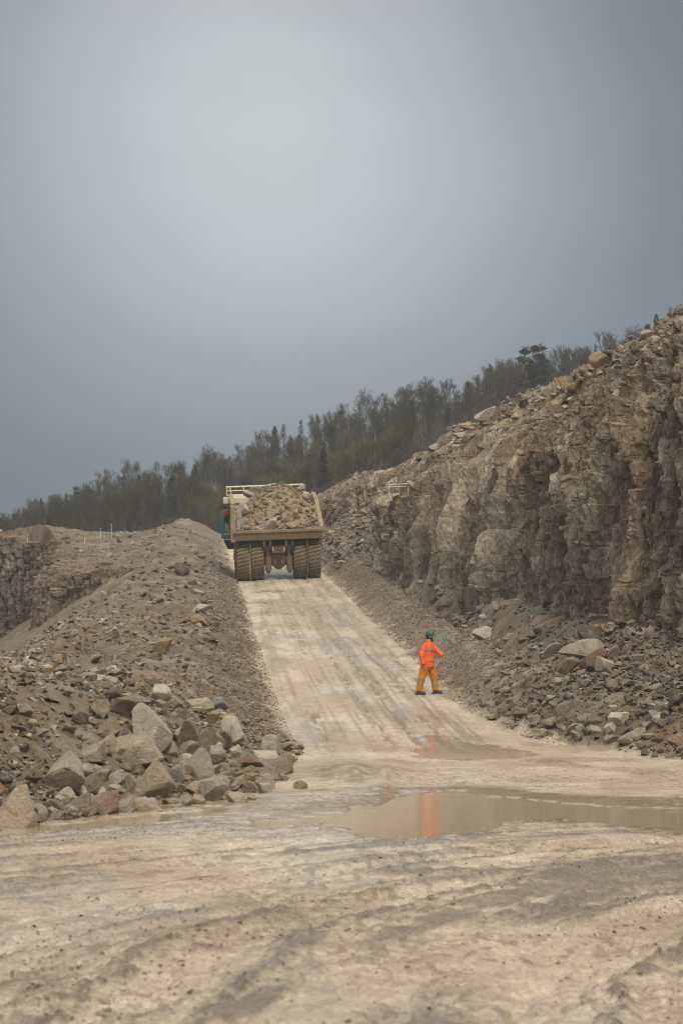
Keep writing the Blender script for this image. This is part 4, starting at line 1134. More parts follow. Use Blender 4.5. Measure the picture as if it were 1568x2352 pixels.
for s in (-1, 1):
    t = MB(); t.tube([(s * 1.71, -1.1, 2.5), (s * 1.71, -1.2, 1.9), (s * 1.71, -1.15, .45)], .045, 8); t.box(s * 1.71 - .035, s * 1.71 + .035, -1.0, -.6, .3, 1.6); t.build('rock_ejector', M_UNDER, truck)
    t = MB(); t.box(s * .97 - .05, s * .97 + .05, -1.15, -1.1, .35, 2.4); t.build('gap_shade_strip', M_BLACK, truck)  # black strip stands in for shade in the gap beside the inner tyre

# the load: a heap of blasted rock lying in the body
nx_, ny_ = 90, 120
lx = np.linspace(-2.5, 2.5, nx_); ly = np.linspace(-1.2, 6.4, ny_)
LX, LY = np.meshgrid(lx, ly)
def load_h(x, y):
    pk = np.exp(-(np.abs((x - .3) / 2.15) ** 2.6)) * sstep(-1.3, 2.6, y) * (1 - 0.45 * sstep(3.6, 6.4, y))
    h = 3.06 + 0.25 * sstep(-1.2, 0.2, y) + 1.85 * pk + 0.45 * sstep(-.5, 3, y)
    h = h - 0.45 * sstep(-1.2, -2.4, x) * sstep(3.2, 5.4, y)
    return h + 0.10 * fbm(x * 1.6, y * 1.6, 700, 3)
LZ = load_h(LX, LY) + 0.09 * (worley(LX * 4, LY * 4, 701)[2] - .5) + .05 * (worley(LX * 9, LY * 9, 702)[2] - .5)
TMn = np.array(TM)
def tw(p): return p @ TMn[:3, :3].T + TMn[:3, 3]
ii = np.arange(nx_ * ny_).reshape(ny_, nx_)
f = np.stack([ii[:-1, :-1], ii[:-1, 1:], ii[1:, 1:], ii[1:, :-1]], -1).reshape(-1, 4)
vv_ = tw(np.stack([LX, LY, LZ], -1).reshape(-1, 3))
rs = np.random.RandomState(77)
nc = 4200
cx_ = rs.uniform(-2.45, 2.45, nc); cy_ = rs.uniform(-1.15, 6.2, nc)
cz_ = load_h(cx_, cy_)
lc_ = mixc(np.array([.26, .185, .115]), np.array([.34, .26, .175]), rs.rand(nx_ * ny_))
o = np_mesh('rock_load', vv_, f, M_CHIP, cols=lc_)
tag(o, 'heap of brown blasted rock filling the body of the dump truck', kind='stuff')
scatter('rock_load', tw(np.stack([cx_, cy_, cz_], -1)), powersize(nc, rs, .03, .42, 2.7), 8, 'broken stones covering the heap in the truck', wts=(3, 2, 1.5, .8, 5, 3, .8, .2), tint=1.08)
def load_block(x, y, w, h, col, lab, dz=0.0):
    z = float(load_h(np.array([x]), np.array([y]))[0]) + dz
    p = TM @ Vector((x, y, z))
    o = bpy.data.objects.new('boulder', random.choice(BM)); COL.objects.link(o)
    o.location = p; o.scale = (w / 2 * 1.1, w / 2 * .95, h / 2 * 1.1); o.rotation_euler = (random.uniform(-.2, .2), random.uniform(-.3, .3), random.uniform(-.4, .4)); o.color = (*col, 1)
    tag(o, lab, 'boulder')
load_block(-.32, -.75, .80, .72, PALE, 'pale block at the rear edge of the truck load, in the middle', .2)
load_block(-1.95, .9, .62, .7, PALE, 'pale block at the left side of the truck load', .5)
load_block(-2.1, -.35, .50, .62, GREY, 'grey block against the left corner of the truck body', .3)
load_block(-1.0, 4.6, .95, .55, TAN, 'flat tan slab on the upper left of the truck load', .35)
load_block(-1.55, 3.4, .85, .4, GREY, 'grey slab under the flat tan slab on the truck load', .5)
load_block(-.15, 4.4, .8, .42, PALE, 'pale slab at the peak of the truck load', .12)
load_block(.65, 4.2, .45, .35, GREY, 'small grey block right of the peak of the truck load', .15)
load_block(.25, 1.3, .42, .36, TAN, 'tan stone in the centre of the truck load', .12)
load_block(1.75, -.6, .45, .42, BRN, 'brown stone near the right rear corner of the load', .15)
load_block(1.6, 3.9, .7, .4, GREY, 'grey slab on the upper right of the truck load', .3)
load_block(.15, -.95, .35, .3, GREY, 'small grey stone on the rear lip right of the pale block', .08)
load_block(-1.85, -.9, .5, .25, TAN, 'flat stone on the left end of the rear lip', .08)
load_block(1.0, -1.0, .4, .2, PALE, 'thin pale stone on the right half of the rear lip', .08)
# ------------------------------------------------------------------ the worker
PY = 58.4
M_SKIN = simple_mat('skin', (.42, .24, .17), .6, damt=.2)
M_HAIR = simple_mat('dark_hair', (.02, .016, .013), .8)
M_ORANGE = simple_mat('orange_hi_vis', (1.0, .155, .030), .65, dirt=(.85, .10, .02), dscale=6, damt=.6)
M_TROU = simple_mat('amber_hi_vis', (.66, .225, .012), .7, dirt=(.42, .14, .012), dscale=6, damt=.7)
M_BAND = simple_mat('grey_reflective_tape', (.26, .24, .22), .45, dirt=(.2, .17, .15))
M_HELM = simple_mat('green_helmet', (.008, .13, .085), .35, damt=.2, spec=.5)
M_BOOT = simple_mat('muddy_black_boot', (.035, .032, .03), .7, dirt=(.14, .11, .075), dscale=12, damt=.6)
M_COLLAR = simple_mat('dark_collar', (.02, .022, .035), .8)
px0 = 985 - 784
wx = (980 - 784) / FPX * PY
gz1 = float(full_height(np.array([wx - .2]), np.array([PY]))[0][0])
_a = math.radians(-16)
_f = [full_height(np.array([wx + X_ * math.cos(_a) - .11 * math.sin(_a)]), np.array([PY + X_ * math.sin(_a) + .11 * math.cos(_a)]))[0][0] for X_ in (.15, .25, .38)]
FZ = float(np.clip(np.mean(_f) - gz1 + .004, 0, .14))
print('FOOT', FZ)
def skin_body(name, chains, mat, parent=None, sub=2):
    """chains: list of (points, radii); first point of a later chain may be an index into existing verts"""
    vs, rs_, es = [], [], []
    for start, pts in chains:
        prev = start
        for p, r in pts:
            vs.append(p); rs_.append(r if hasattr(r, '__len__') else (r, r))
            if prev is not None: es.append((prev, len(vs) - 1))
            prev = len(vs) - 1
    me = bpy.data.meshes.new(name); me.from_pydata(vs, es, []); me.materials.append(mat)
    o = bpy.data.objects.new(name, me); COL.objects.link(o)
    sk = o.modifiers.new('skin', 'SKIN'); sk.use_smooth_shade = True
    for i, d in enumerate(me.skin_vertices[0].data): d.radius = rs_[i]; d.use_root = (i == 0)
    s = o.modifiers.new('sub', 'SUBSURF'); s.levels = sub; s.render_levels = sub
    if parent: o.parent = parent
    return o
# joints in person space: x = walking direction (right), y = away from the camera, z = up
ch = []
ch.append((None, [((.0, .0, .93), .13), ((.01, .0, 1.10), .12), ((.03, .0, 1.28), .13), ((.045, .0, 1.42), .12), ((.06, .0, 1.50), .055), ((.075, .0, 1.58), .052), ((.085, .0, 1.66), .085), ((.09, .0, 1.74), .088), ((.085, .0, 1.79), .06)]))
ch.append((0, [((-.02, -.10, .88), .09), ((-.13, -.11, .48), .06), ((-.235, -.12, .10), .045), ((-.24, -.12, .055), .04), ((-.10, -.12, .035), .032)]))
ch.append((0, [((.04, .10, .88), .09), ((.185, .11, .50), .06), ((.215, .11, FZ + .085), .045), ((.215, .11, FZ + .055), .04), ((.35, .12, FZ + .03), .032)]))
ch.append((3, [((-.05, -.17, 1.42), .055), ((-.12, -.22, 1.14), .04), ((-.05, -.24, .90), .028), ((-.035, -.24, .85), (.035, .016)), ((-.025, -.24, .80), (.032, .014))]))
nearhand = sum(len(c[1]) for c in ch) - 1
ch.append((3, [((.14, .15, 1.42), .055), ((.29, .16, 1.24), .04), ((.43, .14, 1.12), .028), ((.46, .13, 1.08), (.03, .016)), ((.475, .125, 1.04), (.028, .014))]))
farhand = sum(len(c[1]) for c in ch) - 1
for k, (dy, ln) in enumerate(((-.027, .065), (-.009, .075), (.009, .07), (.026, .055))):
    ch.append((nearhand, [((-.020 + .0, -.24 + dy, .79), .009), ((-.012, -.24 + dy, .79 - ln * .55), .008), ((.006, -.24 + dy, .79 - ln), .0065)]))
    ch.append((farhand, [((.48, .125 + dy, 1.025), .009), ((.482, .125 + dy, 1.025 - ln * .55), .008), ((.470, .125 + dy, 1.025 - ln), .0065)]))
ch.append((nearhand - 1, [((.0, -.245, .835), .010), ((.018, -.245, .80), .008)]))
ch.append((farhand - 1, [((.425, .12, 1.055), .010), ((.42, .115, 1.02), .008)]))
# nose and ears
ch.append((7, [((.185, -.01, 1.70), .014)]))
ch.append((7, [((.08, -.09, 1.71), .016)]))
ch.append((7, [((.08, .09, 1.71), .016)]))
person = skin_body('person', ch, M_SKIN)
person.location = (wx, PY, gz1 + .005)
person.rotation_euler = (0, 0, math.radians(-16))
tag(person, 'worker in orange jacket, amber trousers and green helmet striding across the foot of the ramp', 'person')
# face details
e = MB()
for s in (-1, 1): e.box(.163, .176, s * .032 - .012, s * .032 + .012, 1.722, 1.734)
e.box(.165, .176, -.024, .024, 1.645, 1.652)
e.build('face_features', M_HAIR, person)
def loft(m, secs, bands, n=18, wr=0.0, seed=0):
    """secs: (centre, rx, ry, axis dir) rings; bands: ring intervals in tape"""
    rr_ = random.Random(seed)
    rings = []
    for (c, a, b, d) in secs:
        c = Vector(c); d = Vector(d).normalized()
        ux = Vector((1, 0, 0)) if abs(d.x) < .8 else Vector((0, 0, -1))
        ux = (ux - d * ux.dot(d)).normalized(); uy = d.cross(ux)
        ring = []
        for k in range(n):
            t = 2 * PI * k / n; q = 1 + wr * rr_.uniform(-1, 1)
            ring.append(c + ux * a * q * math.cos(t) + uy * b * q * math.sin(t))
        rings.append(ring)
    for i in range(len(rings) - 1):
        m.mi = 1 if i in bands else 0
        base = len(m.v); m.v += [tuple(p) for p in rings[i]] + [tuple(p) for p in rings[i + 1]]
        for k in range(n):
            m.f.append((base + k, base + (k + 1) % n, base + n + (k + 1) % n, base + n + k)); m.m.append(m.mi)
    for i, rv in ((0, True), (len(rings) - 1, False)):
        b = len(m.v); m.v += [tuple(p) for p in rings[i]]; m.f.append(tuple(b + k for k in (range(n - 1, -1, -1) if rv else range(n)))); m.m.append(0)
def path_secs(pts, rads, cuts):
    """resample a limb path at given distances (fractions) with radii"""
    P = [Vector(p) for p in pts]; L_ = [0]
    for i in range(1, len(P)): L_.append(L_[-1] + (P[i] - P[i - 1]).length)
    out_ = []
    for t in cuts:
        s = t * L_[-1]
        for i in range(1, len(P)):
            if s <= L_[i] + 1e-9:
                f_ = (s - L_[i - 1]) / (L_[i] - L_[i - 1]); break
        c = P[i - 1].lerp(P[i], f_); r = rads[i - 1] * (1 - f_) + rads[i] * f_
        d = (P[i] - P[i - 1]).normalized()
        if 0.4 < t < 0.6:
            d = (P[-1] - P[0]).normalized()
        out_.append((c, r, r, d))
    return out_
jk = MB()
up = (0, 0, 1)
tors = [((-.0, 0, .795), .200, .175), ((.0, 0, .93), .205, .185), ((.0, 0, .97), .203, .185), ((.0, 0, 1.03), .20, .183), ((.0, 0, 1.10), .20, .182), ((.01, 0, 1.235), .198, .19), ((.01, 0, 1.285), .195, .195), ((.02, 0, 1.38), .175, .20), ((.04, 0, 1.47), .13, .16), ((.06, 0, 1.53), .09, .095), ((.065, 0, 1.575), .085, .085)]
loft(jk, [(c, a, b, up) for c, a, b in tors], {1, 5}, wr=.035, seed=1)
arm1 = path_secs([(-.02, -.135, 1.465), (-.115, -.225, 1.14), (-.05, -.24, .885)], [.08, .092, .07], [0, .12, .30, .38, .5, .62, .66, .74, .9, 1])
loft(jk, arm1, {2, 6}, n=14, wr=.04, seed=2)
arm2 = path_secs([(.08, .13, 1.455), (.285, .17, 1.24), (.435, .145, 1.125)], [.09, .085, .068], [0, .15, .35, .5, .58, .70, .85, 1])
loft(jk, arm2, {4}, n=14, wr=.04, seed=3)
jacket = jk.build('jacket', M_ORANGE, person, smooth=True, mats=[M_ORANGE, M_BAND])
# brace straps of tape over the shoulders, zip line and collar
sb = MB()
for s in (-1, 1):
    sb.hexa([(.10, s * .11 - .025, 1.27), (.10, s * .11 + .025, 1.27), (.215, s * .11 + .025, 1.27), (.215, s * .11 - .025, 1.27), (.04, s * .09 - .025, 1.48), (.04, s * .09 + .025, 1.48), (.165, s * .09 + .025, 1.455), (.165, s * .09 - .025, 1.455)])
sb.build('shoulder_tape', M_BAND, jacket)
zp = MB(); zp.hexa([(.185, -.04, .80), (.185, .01, .80), (.207, .01, .80), (.207, -.04, .80), (.11, -.02, 1.5), (.11, .01, 1.5), (.14, .01, 1.5), (.14, -.02, 1.5)])
zp.build('zip_flap', simple_mat('red_zip_flap', (.65, .05, .02), .7), jacket)
cl = MB(); loft(cl, [((.065, 0, 1.50), .105, .12, up), ((.045, 0, 1.57), .10, .105, (-.2, 0, 1)), ((.03, 0, 1.60), .09, .10, (-.2, 0, 1))], set(), wr=.05, seed=5)
cl.build('hood', M_ORANGE, jacket, smooth=True)
sc_ = MB(); loft(sc_, [((.075, 0, 1.50), .092, .085, up), ((.085, 0, 1.60), .085, .078, up), ((.085, 0, 1.645), .078, .075, up)], set(), wr=.03, seed=6)
sc_.build('scarf', M_COLLAR, person, smooth=True)
tr_ = MB()
loft(tr_, [((.0, 0, .74), .155, .16, up), ((.0, 0, .86), .165, .165, up), ((.0, 0, .96), .16, .16, up)], set(), wr=.02, seed=7)
lg1 = path_secs([(-.03, -.085, .88), (-.135, -.115, .48), (-.235, -.12, .10)], [.135, .11, .088], [0, .25, .45, .5, .54, .62, .72, .78, .86, 1])
lg1 = [(c, r, r * .92, d) for c, r, _, d in lg1]
loft(tr_, lg1, {4, 6}, n=16, wr=.04, seed=8)
lg2 = path_secs([(.04, .085, .88), (.185, .11, .49), (.215, .11, FZ + .10)], [.135, .11, .088], [0, .25, .45, .52, .57, .64, .74, .82, .9, 1])
lg2 = [(c, r, r * .92, d) for c, r, _, d in lg2]
loft(tr_, lg2, {4, 7}, n=16, wr=.04, seed=9)
tr_.build('trousers', M_TROU, person, smooth=True, mats=[M_TROU, M_BAND])
def boot(x, y, z, tilt):
    b = MB()
    b.tube([(x - .07, y, z + .045), (x + .02, y, z + .055), (x + .12, y, z + .045), (x + .20, y, z + .035)], [.045, .055, .052, .032], 12)
    b.tube([(x - .01, y, z + .04), (x - .01, y, z + .16)], [.055, .06], 12)
    b.box(x - .12, x + .215, y - .05, y + .05, z - .005, z + .022)
    o = b.build('boot', M_BOOT, person, smooth=False, bevel=.006)
boot(-.235, -.12, .0, 0); boot(.215, .11, FZ, 0)
hm = MB()
rings = []
for i in range(9):
    a = i / 8 * PI / 2
    rr1 = math.cos(a); zz1 = math.sin(a)
    rings.append([(.085 + .135 * rr1 * math.cos(2 * PI * k / 24) , .112 * rr1 * math.sin(2 * PI * k / 24), 1.735 + .15 * zz1) for k in range(24)])
hm.ring_loft(rings)
hm.ring_loft([[(.10 + (.165 if math.cos(2 * PI * k / 24) > 0 else .142) * math.cos(2 * PI * k / 24), .122 * math.sin(2 * PI * k / 24), z) for k in range(24)] for z in (1.722, 1.738)])
hm.build('helmet', M_HELM, person, smooth=False, bevel=.004)
hr = MB(); loft(hr, [((.045, 0, 1.60), .06, .075, up), ((.04, 0, 1.68), .085, .095, up), ((.05, 0, 1.735), .10, .10, up)], set(), wr=.04, seed=10)
hr.build('hair', M_HAIR, person, smooth=True)
# ------------------------------------------------------------------ wooded hillside behind
HPX = [-1400, -600, 0, 150, 300, 500, 700, 900, 1100, 1300, 1568, 2200, 3200]
HF = [1310, 1305, 1285, 1272, 1258, 1232, 1160, 1090, 1030, 960, 850, 700, 560]       # foot of the wood
HC = [1275, 1268, 1248, 1196, 1166, 1128, 1040, 975, 925, 880, 786, 640, 500]          # brow behind it
YF, YC = 236.0, 330.0
def hill_xyz(px, v):
    """v 0 foot .. 1 brow"""
    Yd = YF + (YC - YF) * v
    py = np.interp(px, HPX, HF) * (1 - v) + np.interp(px, HPX, HC) * v
    zf = CAMZ + (1575 - np.interp(px, HPX, HF)) / FPX * YF; zc = CAMZ + (1575 - np.interp(px, HPX, HC)) / FPX * YC
    return (px - 784) / FPX * Yd, Yd, zf * (1 - v) + zc * v
hp_ = np.linspace(-1400, 3200, 240); hv = np.concatenate([[-.25], np.linspace(0, 1, 40), [1.3, 2.2]])
PXg, VG = np.meshgrid(hp_, hv)
hx, hy, hz_ = hill_xyz(PXg, np.clip(VG, -.3, 1))
extra = np.maximum(VG - 1, 0)
hy = hy + extra * 94; hz_ = hz_ - extra * 22 + 0.5 * fbm(hx * .1, hy * .1, 801, 3)
hz_ = np.where(VG < 0, hz_ - 6, hz_)
ii = np.arange(PXg.size).reshape(PXg.shape)
f = np.stack([ii[:-1, :-1], ii[:-1, 1:], ii[1:, 1:], ii[1:, :-1]], -1).reshape(-1, 4)
hc_ = mixc(np.array([.05, .04, .03]), np.array([.07, .06, .038]), vnoise(hx * .2, hy * .2, 802))
grass = np.exp(-((PXg - 215) / 90) ** 2) * (VG < .12)
hc_ = mixc(hc_, np.array([.13, .16, .10]), np.clip(grass * 1.4, 0, 1))
o = np_mesh('hillside', np.stack([hx, hy, hz_], -1).reshape(-1, 3), f, M_EARTH, cols=hc_.reshape(-1, 3), smooth=True, attrs={'wet': np.zeros(PXg.size)})
tag(o, 'dark wooded hillside behind the quarry', kind='structure')

def crown_mat(name, c1, c2, rough=.9):
    m, nt, b = new_mat(name)
    oi = nd(nt, 'ShaderNodeObjectInfo'); g = nd(nt, 'ShaderNodeNewGeometry')
    n = nd(nt, 'ShaderNodeTexNoise', Scale=0.8, Detail=3.0); nt.links.new(g.outputs['Position'], n.inputs['Vector'])
    a = nd(nt, 'ShaderNodeMath', operation='ADD'); nt.links.new(oi.outputs['Random'], a.inputs[0]); nt.links.new(n.outputs[0], a.inputs[1])
    mr = nd(nt, 'ShaderNodeMapRange'); nt.links.new(a.outputs[0], mr.inputs[0]); mr.inputs[1].default_value = .3; mr.inputs[2].default_value = 1.6
    mx = nd(nt, 'ShaderNodeMix', data_type='RGBA'); nt.links.new(mr.outputs[0], mx.inputs['Factor'])
    mx.inputs['A'].default_value = (*c1, 1); mx.inputs['B'].default_value = (*c2, 1)
    nt.links.new(mx.outputs['Result'], b.inputs['Base Color']); b.inputs['Roughness'].default_value = rough; b.inputs['Specular IOR Level'].default_value = .15
    return m
M_TWIG = crown_mat('bare_twigs', (.052, .047, .034), (.09, .08, .058))
M_BARK = crown_mat('bark', (.055, .048, .04), (.09, .08, .068))
M_PALEB = crown_mat('birch_bark', (.20, .19, .17), (.27, .25, .22))
M_PINE = crown_mat('pine_needles', (.014, .026, .017), (.026, .04, .024))
M_LARCH = crown_mat('larch_twigs', (.048, .048, .030), (.075, .07, .042))
M_BUD = crown_mat('budding_leaves', (.080, .085, .030), (.135, .138, .050))

class Twigs:
    def __init__(s): s.a = []; s.b = []; s.r = []; s.r2 = []
    def add(s, a, b, r, r2=None): s.a.append(tuple(a)); s.b.append(tuple(b)); s.r.append(r); s.r2.append(r * .6 if r2 is None else r2)
    def data(s):
        A = np.array(s.a); B = np.array(s.b); r = np.array(s.r)[:, None]; r2 = np.array(s.r2)[:, None]
        d = B - A; d /= np.linalg.norm(d, axis=1)[:, None] + 1e-9
        up_ = np.where(np.abs(d[:, 2:3]) < .9, np.array([[0, 0, 1.]]), np.array([[1., 0, 0]]))
        x = np.cross(d, up_); x /= np.linalg.norm(x, axis=1)[:, None]; y = np.cross(d, x)
        V_ = []
        for P, R in ((A, r), (B, r2)):
            for k in range(3):
                t = 2 * PI * k / 3
                V_.append(P + x * R * math.cos(t) + y * R * math.sin(t))
        V_ = np.stack(V_, 1).reshape(-1, 3)
        n = len(A); base = np.arange(n)[:, None, None] * 6
        q = np.array([[0, 1, 4, 3], [1, 2, 5, 4], [2, 0, 3, 5]])[None]
        return V_, (base + q).reshape(-1, 4)

def rv(rs): 
    v = rs.normal(size=3); return v / np.linalg.norm(v)
def grow(tr, tw_, rs, p, d, ln, r, lev, maxlev, spread, upb, twn):
    nseg = 3; q = np.array(p, float); pts = [q.copy()]
    for i in range(nseg):
        d = d + rv(rs) * .16 + np.array([0, 0, upb * .12]); d /= np.linalg.norm(d)
        q2 = q + d * ln / nseg
        (tr if lev < 2 else tw_).add(q, q2, r * (1 - .25 * i / nseg), r * (1 - .25 * (i + 1) / nseg)); q = q2; pts.append(q.copy())
    if lev >= maxlev:
        for k in range(twn):
            s = pts[rs.randint(1, len(pts))]
            dd = d * .8 + rv(rs) * .8 + np.array([0, 0, .25]); dd /= np.linalg.norm(dd)
            tw_.add(s, s + dd * rs.uniform(.3, .75), .021, .012)
        return
    nch = rs.randint(3, 5)
    for k in range(nch):
        s = pts[rs.randint(1, len(pts))] if k else pts[-1]
        a = rv(rs); a = a - d * a.dot(d); a /= np.linalg.norm(a)
        dd = d * math.cos(spread) + a * math.sin(spread) * rs.uniform(.6, 1.2); dd[2] += upb * .25; dd /= np.linalg.norm(dd)
        grow(tr, tw_, rs, s, dd, ln * rs.uniform(.6, .82), r * .58, lev + 1, maxlev, spread, upb, twn)
def leafbits(cs, rs, n, size, rad):
    """n small triangles round the points cs"""
    c = cs[rs.randint(0, len(cs), n)] + rs.normal(size=(n, 3)) * rad
    a = rs.normal(size=(n, 3)); a /= np.linalg.norm(a, axis=1)[:, None]; b = rs.normal(size=(n, 3)); b -= a * (a * b).sum(1)[:, None]; b /= np.linalg.norm(b, axis=1)[:, None]
    s = size * rs.uniform(.5, 1.3, (n, 1))
    V_ = np.stack([c - a * s * .5, c + a * s * .5, c + b * s * .8 + a * s * .4, c + b * s * .8 - a * s * .3], 1).reshape(-1, 3)
    return V_, np.arange(4 * n).reshape(n, 4)
def bare(seed, h=8.0, upb=.8, spread=.5, trunks=1):
    rs = np.random.RandomState(seed); tr = Twigs(); tw_ = Twigs()
    for t in range(trunks):
        b = np.array([rs.uniform(-.5, .5) * (trunks > 1), rs.uniform(-.5, .5) * (trunks > 1), -.4])
        d = np.array([rs.uniform(-.12, .12), rs.uniform(-.12, .12), 1.0]); d /= np.linalg.norm(d)
        hh = h * rs.uniform(.85, 1.0); q = b; r = .11
        for i in range(6):
            d = d + rv(rs) * .05; d /= np.linalg.norm(d); q2 = q + d * hh * .13
            tr.add(q, q2, r, r * .85); r *= .85
            if i >= 1:
                for k in range(2 + (i > 3)):
                    a = rv(rs); a[2] = .0; a /= np.linalg.norm(a)
                    dd = a * math.sin(spread * 1.4) + np.array([0, 0, 1]) * math.cos(spread * 1.4)
                    grow(tr, tw_, rs, q2, dd, hh * rs.uniform(.17, .24) * (1.05 - .05 * i), r * .55, 1, 3, spread, upb, 3)
            q = q2
        grow(tr, tw_, rs, q, d, hh * .16, r * .8, 1, 3, spread, upb, 3)
    return tr.data(), tw_.data(), M_TWIG, M_BARK
def conic(seed, h, mat, dens, droop, wid, leafn, lsize, twig=True):
    rs = np.random.RandomState(seed); tr = Twigs(); tw_ = Twigs(); q = np.array([0, 0, -.4]); cs = []
    for i in range(10):
        q2 = q + np.array([rs.uniform(-.04, .04), rs.uniform(-.04, .04), (h + .4) / 10]); tr.add(q, q2, .13 * (1 - i / 10.5), .13 * (1 - (i + 1) / 10.5)); q = q2
    for k in range(dens):
        z = h * rs.uniform(.15, 1.0) ** .8; f_ = 1 - z / h
        ln = wid * (f_ ** .75) * rs.uniform(.6, 1.1) + .12; a = rs.uniform(0, 2 * PI)
        d = np.array([math.cos(a), math.sin(a), droop + .5 * (1 - f_)]); d /= np.linalg.norm(d)
        p = np.array([0, 0, z]); e_ = p + d * ln; tw_.add(p, e_, .028 * (f_ + .3), .01)
        for j in range(5):
            t = rs.uniform(.2, 1); s = p + d * ln * t; cs.append(s)
            dd = d * .6 + rv(rs) * .7; tw_.add(s, s + dd * rs.uniform(.2, .45) * (.4 + f_), .012, .006)
    tv, tf_ = tw_.data()
    if leafn:
        lv, lf = leafbits(np.array(cs), rs, leafn, lsize, .09)
        tf_ = np.concatenate([tf_, lf + len(tv)]); tv = np.concatenate([tv, lv])
    return tr.data(), (tv, tf_), mat, M_BARK
def pine(seed, h):
    rs = np.random.RandomState(seed); tr = Twigs(); tw_ = Twigs(); q = np.array([0, 0, -.4]); cs = []
    for i in range(8):
        q2 = q + np.array([rs.uniform(-.12, .12), rs.uniform(-.12, .12), (h + .4) / 8.4]); tr.add(q, q2, .15 * (1 - i / 10), .15 * (1 - (i + 1) / 10)); q = q2
        if i >= 2:
            for k in range(5):
                a = rs.uniform(0, 2 * PI); ln = rs.uniform(.8, 2.0) * (1.15 - .1 * i) 
                d = np.array([math.cos(a), math.sin(a), rs.uniform(-.05, .45)]); e_ = q2 + d * ln; tr.add(q2, e_, .05, .02)
                for j in range(6): cs.append(q2 + d * ln * rs.uniform(.45, 1.1) + np.array([0, 0, rs.uniform(-.05, .2)]))
    for j in range(8): cs.append(q + rs.normal(size=3) * .25)
    lv, lf = leafbits(np.array(cs), rs, 3600, .13, .13)
    return tr.data(), (lv, lf), M_PINE, M_BARK
def bush(seed, h):
    (tv, tf_), (wv, wf), _, _ = bare(seed, h, .5, .62, 2)
    rs = np.random.RandomState(seed + 1)
    lv, lf = leafbits(wv, rs, 3600, .085, .12)
    return (tv, tf_), (np.concatenate([wv, lv]), np.concatenate([wf, lf + len(wv)])), M_BUD, M_BARK
KINDS = {}
def mk(key, name, gens):
    out_ = []
    for g_ in gens:
        (tv, tf_), (cv_, cf), cm, bmt = g_
        out_.append((np_mesh('trunk', tv, tf_, bmt, data_only=True), np_mesh('crown', cv_, cf, cm, data_only=True)))
    KINDS[key] = (name, out_)
mk('bare', 'bare_tree', [bare(10, 8, .8, .48), bare(11, 8, .9, .42, 2), bare(12, 8, .7, .52), bare(13, 8, .9, .45, 3), bare(14, 8, 1.0, .38), bare(15, 8, .6, .55, 2)])
mk('larch', 'larch_tree', [conic(20 + i, 8, M_LARCH, 190, -.05, 1.55, 2200, .06) for i in range(3)])
mk('spruce', 'spruce_tree', [conic(30 + i, 8, M_PINE, 230, -.25, 1.75, 6000, .11) for i in range(2)])
mk('pine', 'pine_tree', [pine(40 + i, 8) for i in range(3)])
mk('bush', 'budding_tree', [bush(50 + i, 5.5) for i in range(3)])
tree_n = [0]
def tree(px, v, kind, h, label, group=None, wide=1.0, pale=False):
    x, y, z = hill_xyz(np.array([float(px)]), np.array([float(v)]))
    nm, ms = KINDS[kind]
    tm, cm = ms[tree_n[0] % len(ms)]; tree_n[0] += 1
    r = empty(nm, (x[0], y[0], z[0]), random.uniform(0, 6.28))
    base = 5.5 if kind == 'bush' else 8.0
    s = h / base; r.scale = (s * wide, s * wide, s)
    tag(r, label, nm.replace('_', ' ') if kind not in ('bare', 'bush') else 'tree', group)
    for n_, me in (('trunk', tm), ('crown', cm)):
        o = bpy.data.objects.new(n_, me); COL.objects.link(o); o.parent = r
    return r
PXM = YC / FPX      # metres per picture unit at the brow
def topped(px, topy, v, kind, label, wide=1.0):
    """tree whose tip reaches the height it has on the skyline"""
    x, y, z = hill_xyz(np.array([float(px)]), np.array([float(v)]))
    zt = CAMZ + (1575 - topy) / FPX * y[0]
    return tree(px, v, kind, max(2.5, (zt - z[0])), label, None, wide)
topped(1210, 796, .3, 'pine', 'tall dark pine above the rim, left of a pair', 1.1)
topped(1243, 788, .3, 'pine', 'tallest dark pine above the rim, right of a pair', 1.1)
topped(1128, 832, .6, 'larch', 'thin larch with open crown left of the dark pines', 1.0)
topped(1165, 838, .6, 'larch', 'grey larch just left of the dark pine pair')
topped(1186, 842, .7, 'larch', 'slim larch squeezed between larch and dark pines', .8)
topped(1076, 872, .6, 'spruce', 'small dark spruce at the left of the larches', .7)
topped(1373, 785, .55, 'larch', 'small lone larch on the rim behind the big orange boulder', .8)
topped(1515, 716, .5, 'spruce', 'spruce at the far right near the top of the face', .8)
topped(1490, 742, .5, 'pine', 'dark little pine left of the rightmost spruce')
topped(1407, 790, .5, 'spruce', 'tiny dark spruce on the rim', .5)
topped(780, 942, .8, 'pine', 'dark pine standing out of the bare wood above the truck')
topped(727, 950, .8, 'larch', 'pointed larch on the skyline left of a dark pine')
topped(690, 962, .85, 'larch', 'second pointed larch on the skyline above the load')
topped(630, 978, .85, 'spruce', 'dark conifer on the skyline above the left side of the truck', .9)
topped(317, 1090, .7, 'spruce', 'tall dark conifer on the left skyline, right of a pair', .8)
topped(282, 1096, .7, 'pine', 'tall dark conifer on the left skyline, left of a pair', .8)
topped(392, 1098, .35, 'spruce', 'dark narrow spruce inside the wood left of the truck', .95)
topped(92, 1145, .8, 'spruce', 'dark conifer near the left end of the wood', .7)
topped(175, 1120, .8, 'pine', 'dark pine in the left part of the wood', .8)
topped(920, 886, .95, 'bare', 'highest bare tree of the middle skyline', 1.3)
topped(860, 905, .9, 'bare', 'slender bare tree standing free on the skyline', .9)
